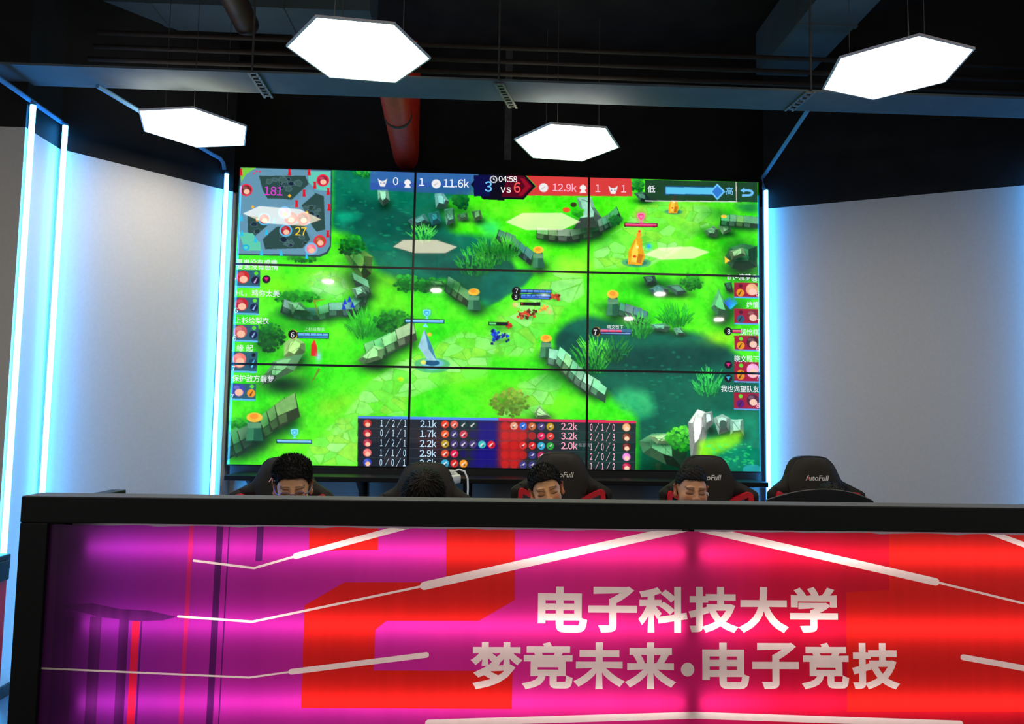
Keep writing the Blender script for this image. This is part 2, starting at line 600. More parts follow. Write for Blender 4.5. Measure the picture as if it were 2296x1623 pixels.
def grass(px, py, rx, ry, n=60, lo=(8, 92, 30), hi=(90, 235, 60), ln=22):
    """tuft of blades fanning upwards"""
    ell(px, py + ry * .3, rx * .9, ry * .7, mixc(lo, (0, 30, 20), .4), .75, False)
    for k in range(n):
        a = random.uniform(0, 6.283); r = math.sqrt(random.random())
        x, y = px + math.cos(a) * rx * r, py + math.sin(a) * ry * r
        fan = (x - px) / max(rx, 1) * .8 + random.uniform(-.3, .3)
        L = ln * random.uniform(.5, 1.0)
        t = (py + ry - y) / (2 * ry)
        stroke(x, y, x + L * math.sin(fan), y - L * math.cos(fan), 3.2, mixc(lo, hi, min(1, max(0, t * .8 + random.uniform(-.15, .35)))), .95)


def bush(px, py, rx, ry, lo=(6, 60, 24), hi=(40, 170, 40), n=70):
    ell(px, py, rx, ry, lo, .85, False)
    for k in range(n):
        a = random.uniform(0, 6.283); r = math.sqrt(random.random())
        x, y = px + math.cos(a) * rx * r, py + math.sin(a) * ry * r
        t = min(1, max(0, (py + ry - y) / (2 * ry) * .9 + random.uniform(-.3, .25)))
        q = random.uniform(3, 6.5)
        b = random.uniform(0, 3)
        poly([(x + q * math.cos(b + c) * random.uniform(.6, 1.3), y + q * .8 * math.sin(b + c)) for c in (0, 1.25, 2.5, 3.8, 5.0)], mixc(lo, hi, t), .95)


def block(cx, cy, wx, hy, rot, col, dark=.45, top=1.35, sh=True):
    """a squared stone: dark side, lighter top face"""
    if sh: ell(cx + 3, cy + hy * .7, wx * 1.35, hy * 1.05, (2, 46, 20), .85, False)
    c, s_ = math.cos(rot), math.sin(rot)
    def T(u, v): return (cx + u * c - v * s_ * .5, cy + u * s_ + v)
    jit = lambda: random.uniform(.86, 1.12)
    q = [(-wx * jit(), -hy * jit()), (wx * jit(), -hy * jit()), (wx * jit(), hy * jit()), (-wx * jit(), hy * jit())]
    poly([T(*p) for p in q], tuple(v * dark for v in col))
    poly([T(q[0][0] * .95, q[0][1]), T(q[1][0] * .95, q[1][1]), T(q[1][0] * .9, hy * .15), T(q[0][0] * .92, hy * .05)], tuple(min(255, v * top) for v in col))
    poly([T(-wx * .9, hy * .12), T(-wx * .1, hy * .15), T(-wx * .15, hy * .85), T(-wx * .85, hy * .8)], tuple(v * .8 for v in col))


def chain(pts, n, wx, hy, col):
    pts = np.array(pts); seg = np.r_[0, np.cumsum(np.hypot(*(np.diff(pts, axis=0).T)))]
    for k in range(n):
        t = seg[-1] * (k + .5) / n
        x, y = np.interp(t, seg, pts[:, 0]), np.interp(t, seg, pts[:, 1])
        x2, y2 = np.interp(min(t + 4, seg[-1]), seg, pts[:, 0]), np.interp(min(t + 4, seg[-1]), seg, pts[:, 1])
        x1, y1 = np.interp(max(t - 4, 0), seg, pts[:, 0]), np.interp(max(t - 4, 0), seg, pts[:, 1])
        block(x, y, wx * random.uniform(1.0, 1.35), hy * random.uniform(1.15, 1.5), math.atan2(y2 - y1, x2 - x1), tuple(v * random.uniform(.72, 1.0) for v in col))


def pillar(px, py, w_, h, flame=True):
    """short stone pillar with a glowing orange cap"""
    w_ *= 1.2; h *= 1.12
    ell(px + 4, py + h * .5, w_ * 1.7, h * .5, (2, 44, 22), .9, False)
    poly([(px - w_ * .6, py - h * .5), (px + w_ * .6, py - h * .5), (px + w_, py + h * .55), (px - w_, py + h * .55)], (30, 92, 66))
    poly([(px - w_ * .6, py - h * .5), (px - w_ * .05, py - h * .5), (px - w_ * .1, py + h * .5), (px - w_, py + h * .55)], (58, 128, 88))
    poly([(px - w_ * .8, py - h * .3), (px + w_ * .8, py - h * .3), (px + w_ * .75, py - h * .05), (px - w_ * .75, py - h * .05)], (92, 150, 110))
    if flame:
        ell(px, py - h * .55, w_ * .85, h * .22, (250, 190, 60), .95)
        ell(px - 1, py - h * .6, w_ * .45, h * .12, (255, 150, 40))


def stones(pts, n, seed, a=.8, tones=((150, 246, 130), (112, 238, 84), (172, 246, 160), (150, 226, 70)), line=(104, 196, 60)):
    """flagstones: Voronoi cells inside a polygon"""
    m_, y0, x0 = pmask(pts)
    h, w_ = m_.shape
    if h == 0: return
    big = np.zeros((BH, BW)); big[y0:y0 + h, x0:x0 + w_] = m_
    m_ = box_blur(big, 5)[y0:y0 + h, x0:x0 + w_] * m_
    r = np.random.default_rng(seed)
    sx, sy = r.random(n) * w_, r.random(n) * h
    Y, X = np.mgrid[0:h, 0:w_]
    d1 = np.full((h, w_), 1e9); d2 = d1.copy(); ix = np.zeros((h, w_), int)
    for k in range(n):
        dd = np.hypot((X - sx[k]) * .8, (Y - sy[k]) * 1.25)
        nn = dd < d1
        d2 = np.where(nn, d1, np.minimum(d2, dd)); ix = np.where(nn, k, ix); d1 = np.minimum(d1, dd)
    tc_ = np.array(tones)[r.integers(0, len(tones), n)]
    keep = r.random(n) < .8
    al = np.where(keep[ix], a, a * .25)
    s_ = BUF[y0:y0 + h, x0:x0 + w_]
    col = np.where((d2 - d1 < 1.1)[..., None], np.array(line, float), tc_[ix].astype(float))
    mm = (m_ * al)[..., None]
    s_[:] = s_ * (1 - mm) + col * mm


def paint_terrain():
    n1 = fbm(BH, BW, 70, 4, 3)[..., None]; n2 = fbm(BH, BW, 22, 4, 5)[..., None]; n3 = fbm(BH, BW, 5, 2, 8)[..., None]
    BUF[:] = np.array((44, 228, 18.)) * (1 - n1) + np.array((96, 245, 24.)) * n1
    BUF[:] += (n2 - .5) * np.array((70, 26, 40.)) + (n3 - .5) * np.array((16, 20, 16.))
    # shaded teal woodland floors
    soft([(745, 375), (1065, 388), (1050, 440), (985, 455), (1010, 520), (1130, 540), (1090, 600), (925, 640), (850, 610), (795, 530), (742, 520)], (10, 112, 86), 12, 1, .5, 2)
    soft([(780, 430), (900, 470), (1040, 560), (960, 610), (860, 540), (760, 500)], (4, 70, 62), 16, .7, .6, 4)
    soft(z4((1000, 460), (1200, 500), (1100, 560), (960, 560)), (0, 190, 140), 10, .6, .6, 6)
    soft(z4((2060, 540), (2258, 560), (2258, 680), (2150, 660)), (40, 220, 140), 10, .7)
    soft(z4((1620, 930), (2258, 760), (2400, 930), (2258, 1190), (2100, 1200), (1850, 1010)), (6, 84, 72), 9, .95, .4, 9)
    soft(z5((0, 900), (420, 900), (330, 1010), (60, 1170), (0, 1190)), (8, 104, 86), 6, .95, .3, 10)
    soft(z5((0, 1110), (60, 1150), (0, 1190)), (20, 190, 120), 6, .8)
    soft([(1318, 705), (1440, 735), (1580, 750), (1660, 800), (1710, 845), (1710, 1062), (1430, 1062), (1430, 930), (1372, 890), (1240, 800), (1260, 730)], (6, 96, 74), 12, 1, .45, 12)
    soft(z7((560, 60), (760, 160), (790, 20), (700, -60), (560, -40)), (4, 70, 62), 8, .8, .4, 13)
    soft(z7((820, 80), (1900, 40), (1880, 200), (1300, 260), (900, 240)), (4, 60, 56), 14, .75, .5, 14)
    soft(z7((950, 380), (1250, 380), (1350, 560), (1180, 620), (980, 480)), (70, 226, 130), 16, .65, .5, 15)
    soft(z7((1700, 560), (2110, 560), (2110, 1000), (1650, 1000)), (16, 150, 110), 18, .7, .6, 16)
    soft(z5((1880, 390), (2100, 380), (2100, 470), (1960, 450)), (10, 110, 60), 8, .8, .4, 17)
    soft(z4((940, 900), (1250, 930), (1500, 1050), (1560, 1200), (1350, 1260), (1100, 1150)), (150, 226, 30), 22, .35)
    soft(z4((1330, 980), (1500, 1000), (1560, 1060), (1420, 1060)), (180, 190, 50), 10, .5)
    for (x, y, a_, b_, c_) in ((1180, 480, 60, 30, (150, 250, 30)), (1300, 600, 70, 24, (170, 240, 40)), (1560, 480, 60, 40, (190, 240, 60)), (720, 620, 60, 26, (150, 250, 20)), (620, 640, 50, 30, (140, 245, 10)),
                               (1050, 850, 70, 30, (120, 250, 20)), (1620, 760, 50, 22, (180, 230, 30)), (860, 760, 50, 30, (40, 240, 40)), (640, 1000, 70, 24, (130, 255, 20)), (1240, 900, 50, 40, (120, 255, 20)), (1500, 560, 80, 26, (120, 250, 40))):
        ell(x, y, a_, b_, c_, .6, False)
    # paler trodden paths with flagstones
    for pts, n, sd in ((z5((120, 1560), (0, 1460), (120, 1240), (420, 1010), (560, 900), (780, 930), (790, 1080), (640, 1180), (560, 1300), (440, 1420), (380, 1560)), 70, 21),
                       (z6((860, 1020), (980, 700), (1260, 330), (1600, 130), (2000, -60), (2296, 0), (2200, 300), (1800, 380), (1560, 480), (1560, 620), (1180, 620), (1150, 1025)), 120, 22),
                       (z5((840, 900), (840, 720), (1080, 560), (1180, 400), (1380, 380), (1700, 400), (1860, 470), (1640, 620), (1500, 760), (1260, 880)), 90, 23),
                       (z6((720, 1020), (760, 860), (1000, 640), (1160, 640), (1150, 1025)), 26, 24),
                       (z7((120, 600), (280, 330), (500, 250), (620, 330), (520, 560)), 26, 25)):
        soft(pts, (150, 236, 84), 14, .45)
        stones(pts, n, sd, .62)
    soft(z6((820, 560), (900, 480), (1150, 430), (1060, 560), (900, 620)), (180, 205, 50), 14, .5)
    soft(z7((0, 330), (200, 300), (360, 330), (200, 560), (0, 560)), (110, 250, 20), 16, .5)
    ell(*z4((900, 1050))[0], 54, 36, (168, 232, 168), .85, False)
    stones(z4((740, 990), (860, 930), (1020, 960), (1080, 1080), (1000, 1180), (830, 1160), (760, 1080)), 22, 30, .5, line=(110, 180, 120))
    # dark grassy shadows
    for (x, y, a_, b_) in z4s: ell(x, y, a_, b_, (6, 120, 24), .55, False)


z4s = [(680, 735, 60, 18), (790, 690, 40, 30), (1080, 690, 40, 18), (1270, 545, 70, 16), (1120, 735, 30, 12), (640, 700, 30, 20),
       (1250, 840, 60, 40), (1620, 480, 60, 26), (1650, 560, 50, 40), (1480, 640, 70, 24), (1640, 690, 40, 36), (570, 960, 50, 26)]


def rockface(pts, base, seed=0):
    """faceted boulder"""
    P = np.array(pts); c = P.mean(0); r = random.Random(seed)
    ell(c[0] + 4, P[:, 1].max() - 2, (np.ptp(P[:, 0])) * .72, np.ptp(P[:, 1]) * .42, (2, 40, 20), .9, False)
    n = len(P)
    ht = np.ptp(P[:, 1]); wt = np.ptp(P[:, 0])
    hub = c + np.array((r.uniform(-.12, .08) * wt, -.18 * ht))
    tone = lambda v: tuple(min(255, max(0, q * v)) for q in base)
    inner = [hub + (p - hub) * r.uniform(.42, .62) for p in P]
    for i in range(n):
        a, b = P[i], P[(i + 1) % n]
        mid = (a + b) / 2 - c
        s_ = .68 - .34 * mid[1] / (ht / 2 + 1) - .12 * mid[0] / (wt / 2 + 1) + r.uniform(-.1, .1)
        poly([tuple(a), tuple(b), tuple(inner[(i + 1) % n]), tuple(inner[i])], tone(s_))
    poly([tuple(q) for q in inner], tone(1.12))
    for k in range(4):
        a = inner[r.randrange(n)]; b = P[r.randrange(n)]
        stroke(a[0], a[1], a[0] + (b[0] - a[0]) * .6, a[1] + (b[1] - a[1]) * .6, 1.6, tone(.35), .7)


def paint_props():
    G = (104, 158, 122); T = (84, 150, 142); P_ = (150, 214, 150)
    # upper left woodland
    rockface(z4((1300, 300), (1385, 295), (1398, 390), (1345, 432), (1305, 380)), (140, 205, 170), 1)
    rockface(z4((1540, 545), (1660, 490), (1700, 560), (1580, 590)), T, 2)
    rockface(z4((1740, 330), (1810, 322), (1856, 392), (1835, 450), (1750, 450)), (120, 188, 180), 3)
    rockface(z4((1685, 490), (1775, 465), (1790, 560), (1720, 590)), (46, 140, 150), 4)
    rockface(z4((1815, 455), (1895, 445), (1905, 560), (1835, 585)), (110, 180, 165), 5)
    bush(*z4((1950, 390))[0], 18, 22, (2, 70, 30), (30, 140, 50), 50)
    rockface(z4((1915, 500), (2000, 480), (2010, 530), (1930, 550)), G, 6)
    rockface(z4((2035, 470), (2105, 460), (2125, 530), (2060, 555)), (120, 180, 120), 7)
    grass(*z4((1205, 170))[0], 26, 10, 40, (6, 110, 40), (80, 230, 60), 14)
    grass(*z4((1650, 670))[0], 22, 18, 60, (10, 130, 50), (110, 250, 90), 20)
    grass(*z4((2060, 900))[0], 38, 26, 90, (6, 96, 36), (70, 225, 70), 24)
    grass(*z4((2180, 790))[0], 30, 22, 60, (6, 96, 36), (70, 225, 70), 22)
    rockface(z4((1010, 790), (1080, 820), (1190, 790), (1262, 840), (1250, 960), (1190, 1010), (1090, 920)), (170, 225, 100), 8)
    bush(*z4((1085, 745))[0], 30, 24, (2, 62, 20), (40, 190, 50), 80)
    bush(*z4((700, 855))[0], 40, 8, (6, 90, 20), (60, 190, 40), 30)
    # ring of ruined stones
    bush(*z4((650, 1150))[0], 52, 16, (6, 90, 20), (50, 200, 40), 70)
    chain(z4((560, 1230), (690, 1280), (820, 1290), (950, 1250), (1090, 1240), (1180, 1160), (1215, 1060), (1130, 1010)), 9, 17, 12, (96, 156, 128))
    rockface(z4((580, 1195), (680, 1190), (770, 1280), (620, 1290)), (120, 190, 130), 9)
    rockface(z4((1090, 1080), (1180, 1060), (1215, 1130), (1130, 1160)), (130, 200, 160), 10)
    for q in ((1040, 1190), (1075, 1170), (1100, 1215), (1030, 1230)):
        x, y = z4(q)[0]
        poly([(x, y - 9), (x + 5, y + 5), (x - 5, y + 5)], (20, 50, 200))
    for a, b in (((790, 1170), (830, 1310)), ((800, 1180), (880, 1165))):
        (x0, y0), (x1, y1) = z4(a, b); stroke(x0, y0, x1, y1, 5, (130, 150, 40))
    # centre walls
    bush(*z4((1520, 1040))[0], 26, 20, (4, 86, 24), (50, 190, 50), 60)
    bush(*z4((1660, 1050))[0], 34, 18, (4, 86, 24), (50, 190, 50), 70)
    rockface(z4((1705, 1020), (1800, 1015), (1840, 1060), (1740, 1060)), (140, 210, 120), 11)
    chain(z4((1860, 1060), (1930, 1110), (2000, 1160)), 3, 14, 12, (84, 140, 100))
    pillar(*z4((2055, 1180))[0], 13, 34)
    chain(z5((130, 640), (230, 690), (310, 760), (380, 820)), 5, 11, 10, (70, 130, 100))
    pillar(*z5((435, 820))[0], 12, 34)
    grass(*z5((60, 820))[0], 30, 24, 70, (8, 110, 30), (90, 240, 60), 22)
    grass(*z5((190, 760))[0], 28, 24, 70, (8, 110, 30), (90, 240, 60), 22)
    for (x, y, a_, b_) in ((1110, 565, 60, 22), (1010, 640, 50, 16), (800, 585, 34, 40), (690, 705, 70, 16), (590, 770, 36, 40), (870, 750, 50, 26), (1290, 530, 70, 16), (1380, 690, 60, 18),
                           (1300, 830, 50, 36), (1660, 570, 44, 40), (1600, 520, 50, 16), (1470, 640, 70, 20), (1640, 690, 36, 40), (600, 950, 60, 26), (560, 990, 50, 20), (650, 860, 50, 24), (1500, 1010, 60, 36), (960, 640, 40, 14), (1020, 475, 70, 18)):
        ell(x, y, a_, b_, (2, 74, 26), .62, False)
    # upper middle outcrop
    chain(z5((440, 620), (560, 635), (690, 640), (800, 610), (880, 590)), 5, 19, 10, (108, 160, 110))
    rockface(z5((730, 345), (825, 340), (850, 420), (905, 500), (880, 570), (700, 590), (760, 500)), (140, 196, 170), 12)
    chain(z5((900, 560), (960, 530), (1020, 470)), 4, 10, 10, (80, 130, 96))
    bush(*z5((1010, 520))[0], 14, 10, (8, 80, 30), (40, 150, 50), 20)
    ell(*z5((650, 440))[0], 9, 6, (225, 90, 40)); ell(*z5((705, 400))[0], 7, 6, (60, 60, 30))
    bush(*z5((740, 460))[0], 12, 10, (20, 140, 20), (80, 230, 40), 26)
    bush(*z5((1180, 240))[0], 14, 20, (6, 90, 30), (50, 190, 50), 50)
    rockface(z5((1150, 310), (1230, 300), (1290, 380), (1200, 370)), (70, 120, 100), 13)
    # golden statues
    for (cx, cy, k) in ((1170, 760, 1.0), (1455, 400, .62)):
        x, y = z5((cx, cy))[0]
        ell(x, y + 26 * k, 34 * k, 11 * k, (60, 160, 120), .8); ell(x, y + 26 * k, 24 * k, 8 * k, (30, 110, 90), .8)
        poly([(x - 20 * k, y + 30 * k), (x - 18 * k, y), (x - 6 * k, y - 24 * k), (x + 2 * k, y - 36 * k), (x + 12 * k, y - 30 * k), (x + 14 * k, y - 8 * k), (x + 20 * k, y + 12 * k), (x + 12 * k, y + 32 * k)], (226, 160, 30))
        poly([(x - 12 * k, y + 24 * k), (x - 10 * k, y), (x, y - 28 * k), (x + 4 * k, y + 4 * k), (x + 2 * k, y + 26 * k)], (255, 205, 70))
        poly([(x + 4 * k, y + 6 * k), (x + 16 * k, y + 8 * k), (x + 10 * k, y + 28 * k), (x, y + 26 * k)], (190, 110, 20))
        ell(x + 6 * k, y - 38 * k, 6 * k, 6 * k, (250, 150, 40)); ell(x + 7 * k, y - 46 * k, 3.4 * k, 3 * k, (235, 60, 40))
        ell(x - 4 * k, y + 12 * k, 4 * k, 3 * k, (220, 70, 30)); ell(x + 2 * k, y - 10 * k, 3 * k, 4 * k, (255, 240, 150))
    ell(*z5((1265, 722))[0], 9, 9, (40, 200, 240), .9, False); ell(*z5((1265, 720))[0], 4, 4, (60, 170, 250))
    # right hand rocks
    rockface(z5((1690, 600), (1760, 560), (1800, 590), (1790, 650), (1720, 645)), (110, 170, 120), 14)
    rockface(z5((1795, 560), (1880, 548), (1905, 600), (1830, 630)), (140, 205, 140), 15)
    chain(z5((1840, 520), (1960, 530), (2080, 540)), 4, 14, 10, (80, 150, 96)); ell(*z5((1840, 490))[0], 7, 4, (240, 200, 60))
    rockface(z5((1840, 820), (1890, 730), (1980, 700), (2095, 720), (2095, 880), (1980, 910), (1900, 890)), (60, 130, 80), 16)
    rockface(z5((1880, 760), (1990, 730), (2010, 790), (1900, 830)), (140, 190, 130), 17)
    rockface(z5((1220, 940), (1310, 930), (1330, 990), (1250, 1010)), (60, 110, 90), 18)
    rockface(z5((1260, 1040), (1340, 1000), (1420, 1040), (1400, 1080), (1300, 1080)), (80, 140, 130), 19)
    rockface(z5((1390, 1010), (1500, 1000), (1560, 1060), (1480, 1085)), (70, 130, 110), 20)
    bush(*z5((1590, 990))[0], 26, 16, (4, 80, 20), (40, 180, 40), 60)
    pillar(*z5((990, 1160))[0], 13, 40)
    chain(z5((1060, 1200), (1130, 1220), (1220, 1250)), 3, 14, 11, (80, 140, 110))
    grass(*z5((1470, 1270))[0], 34, 22, 110, (8, 110, 30), (60, 220, 50), 24)
    grass(*z5((1190, 1340))[0], 28, 26, 80, (8, 100, 36), (70, 220, 70), 24)
    rockface(z5((1275, 1310), (1380, 1300), (1435, 1330), (1400, 1370), (1300, 1350)), (110, 190, 150), 21)
    rockface(z5((1450, 1340), (1510, 1330), (1545, 1390), (1480, 1395)), (110, 190, 150), 22)
    rockface(z5((1740, 1180), (1800, 1030), (1850, 1150), (1880, 1260), (1790, 1240)), (90, 190, 120), 23)
    rockface(z5((1840, 990), (1900, 980), (1910, 1060), (1860, 1050)), (40, 100, 70), 24)
    for k in range(9):
        x, y = z5((1890, 1160))[0]; a = -2.6 + k * .28
        stroke(x, y + 8, x + 18 * math.cos(a), y + 18 * math.sin(a), 5, (30, 90 + 10 * k, 220))
    # small fighting creatures, only loose coloured clumps
    for (cx, cy, cols, n, r) in ((570, 1095, ((190, 60, 30), (120, 40, 20), (230, 110, 60)), 26, 11), (350, 1225, ((120, 30, 20), (220, 70, 40), (90, 30, 20)), 40, 17),
                                 (470, 1180, ((255, 170, 60), (255, 120, 60)), 12, 9), (130, 1400, ((20, 50, 190), (30, 90, 220), (10, 20, 110)), 44, 19), (210, 1320, ((220, 50, 40), (170, 40, 30)), 18, 9)):
        x, y = z5((cx, cy))[0]
        ell(x, y + r * .5, r * 1.2, r * .5, (10, 90, 10), .5, False)
        for k in range(n):
            q = random.uniform(2, 5); xa, ya = x + random.gauss(0, r * .5), y + random.gauss(0, r * .32)
            poly([(xa + q * math.cos(b + k), ya + q * math.sin(b + k)) for b in (0, 1.6, 3.0, 4.6)], random.choice(cols), .95)
    for q in ((255, 1160), (520, 1210)): ell(*z5(q)[0], 8, 8, (255, 170, 120), .7, False)
    # lower left
    bush(*z4((440, 1470))[0], 32, 34, (2, 60, 20), (26, 140, 40), 120)
    grass(*z4((1190, 1390))[0], 36, 30, 90, (8, 110, 30), (70, 225, 50), 24)
    bush(*z4((1420, 1340))[0], 42, 26, (4, 70, 24), (40, 170, 40), 110)
    chain(z4((1240, 1600), (1330, 1560), (1440, 1500), (1560, 1440)), 4, 22, 17, (120, 190, 130))
    rockface(z6((1160, 180), (1290, 60), (1380, 80), (1360, 170), (1210, 215)), (150, 225, 140), 25)
    rockface(z6((560, 40), (640, -20), (730, 40), (735, 110), (640, 190), (560, 150)), (170, 225, 130), 26)
    rockface(z6((470, 190), (600, 150), (720, 130), (640, 250), (480, 340), (380, 370), (400, 280)), (110, 180, 120), 27)
    # blue-white crystal turret
    x, y = z6((1700, 90))[0]
    ell(x + 14, y + 34, 40, 15, (70, 180, 120), .8); ell(x + 14, y + 32, 26, 10, (110, 190, 210)); ell(x + 14, y + 31, 16, 7, (20, 80, 120))
    poly([(x - 18, y - 6), (x - 4, y - 46), (x + 12, y - 10), (x + 24, y + 26), (x + 4, y + 26)], (150, 200, 215)); poly([(x - 4, y - 46), (x + 12, y - 10), (x + 24, y + 26), (x + 6, y)], (60, 130, 170))
    poly([(x - 8, y - 52), (x - 1, y - 60), (x + 5, y - 50)], (120, 230, 250)); ell(x + 8, y - 34, 5, 4, (240, 190, 60)); ell(x - 6, y + 30, 6, 5, (220, 220, 90))
    # red and pale figure left of the middle: loose cloak shape
    x, y = z6((800, 80))[0]
    poly([(x - 5, y - 8), (x + 2, y - 20), (x + 8, y - 4), (x + 10, y + 20), (x - 6, y + 18)], (220, 40, 30)); ell(x + 12, y + 20, 8, 16, (150, 220, 255), .8, False)
    stroke(*z6((850, 230))[0], *z6((790, 340))[0], 6, (110, 130, 40))
    ell(*z6((1510, 320))[0], 7, 5, (200, 235, 20)); ell(*z6((1500, 330))[0], 12, 7, (80, 200, 30), .4, False)
    # stone wall at the lower left
    chain(z6((130, 860), (240, 800), (330, 740)), 3, 26, 20, (70, 140, 80))
    chain(z6((420, 690), (520, 610), (620, 560)), 3, 26, 18, (90, 160, 90))
    bush(*z6((170, 680))[0], 26, 10, (10, 110, 20), (60, 210, 40), 50)
    pillar(*z6((320, 730))[0], 17, 44)
    # lower right
    pillar(*z7((495, 75))[0], 13, 36)
    chain(z7((530, 150), (620, 165), (690, 240), (770, 310), (860, 370), (910, 400)), 7, 17, 13, (124, 190, 140))
    grass(*z7((850, 150))[0], 36, 34, 130, (10, 110, 40), (100, 250, 60), 28)
    grass(*z7((1010, 110))[0], 30, 26, 60, (6, 80, 40), (40, 150, 60), 22)
    grass(*z7((1720, 360))[0], 28, 26, 80, (10, 130, 60), (80, 240, 100), 26)
    rockface(z7((1190, 780), (1290, 720), (1450, 715), (1560, 840), (1540, 1000), (1400, 960), (1220, 870)), (96, 170, 116), 28)
    rockface(z7((1260, 740), (1420, 720), (1460, 800), (1330, 800)), (180, 230, 160), 29)
    bush(*z7((1510, 760))[0], 34, 28, (20, 130, 30), (110, 250, 60), 120)
    rockface(z7((1565, 640), (1640, 532), (1700, 552), (1720, 700), (1660, 900), (1590, 950)), (226, 238, 228), 30)
    rockface(z7((1690, 560), (1750, 545), (1765, 640), (1700, 700)), (190, 220, 210), 31)
    rockface(z7((1760, 600), (1830, 568), (1890, 600), (1885, 700), (1800, 730)), (170, 215, 195), 32)
    rockface(z7((1890, 610), (1990, 608), (1995, 740), (1890, 740)), (150, 205, 180), 33)
    ell(*z7((1835, 650))[0], 9, 10, (60, 90, 80)); soft(z7((1650, 780), (1990, 700), (1960, 800), (1700, 920), (1640, 900)), (140, 245, 30), 6, .85)
    bush(*z7((220, 480))[0], 44, 32, (70, 110, 30), (150, 190, 60), 130)
    rockface(z7((400, 560), (440, 500), (540, 600), (420, 600)), (170, 220, 150), 34)
    for k in range(70):
        x, y = z7((random.uniform(1700, 2080), random.uniform(800, 980)))[0]; ell(x, y, random.uniform(2, 6), random.uniform(1, 3), (60, 240, 120), .5)
    for k in range(60):
        x, y = z7((random.uniform(1050, 1600), random.uniform(100, 700)))[0]; ell(x, y, random.uniform(2, 7), random.uniform(1, 3), (20, 160, 110), .35)
    for k in range(60):
        x, y = z4((random.uniform(960, 1560), random.uniform(200, 840)))[0]; ell(x, y, random.uniform(2, 8), random.uniform(1, 3), (20, 170, 110), .35)


def avatar(px, py, r, ring, skin, top):
    """plain round badge, two-tone"""
    if ring: ell(px, py, r * 1.3, r * 1.3, ring)
    ell(px, py, r, r, top)
    ell(px + r * .1, py + r * .35, r * .62, r * .55, skin)
    ell(px - r * .25, py - r * .45, r * .5, r * .3, mixc(top, (255, 255, 255), .25), .8)


def bar(px0, py0, px1, py1, fill, frac=1.0, back=(10, 24, 60), ticks=0):
    sl = .018
    dy = (px1 - px0) * sl
    poly([(px0 - 2, py0 - 2), (px1 + 2, py0 - 2 + dy), (px1 + 2, py1 + 2 + dy), (px0 - 2, py1 + 2)], back)
    q = px0 + (px1 - px0) * frac
    poly([(px0, py0), (q, py0 + dy * frac), (q, py1 + dy * frac), (px0, py1)], fill)
    poly([(px0, py0), (q, py0 + dy * frac), (q, py0 + dy * frac + (py1 - py0) * .4), (px0, py0 + (py1 - py0) * .4)], mixc(fill, (255, 255, 255), .35))
    for k in range(ticks):
        x = px0 + (px1 - px0) * (k + 1) / (ticks + 1)
        poly([(x, py0), (x + 1.2, py0), (x + 1.2, py0 + 5), (x, py0 + 5)], back)


def shield(px, py, r, col, glow):
    ell(px, py, r * 1.5, r * 1.6, glow, .6, False)
    P0 = [(-1, -.9), (0, -1.1), (1, -.9), (.9, .2), (0, 1.1), (-.9, .2)]
    poly([(px + a * r, py + b * r) for a, b in P0], col)
    poly([(px + a * r * .68, py + b * r * .68) for a, b in P0], mixc(col, glow, .7))
    poly([(px + a * r * .4, py + b * r * .4) for a, b in P0], col)
    poly([(px - r * .5, py + r * 1.5), (px, py + r * .9), (px + r * .5, py + r * 1.5)], col)


def quad(a, b, c, e, col, al=1.0): poly([a, b, c, e], col, al)


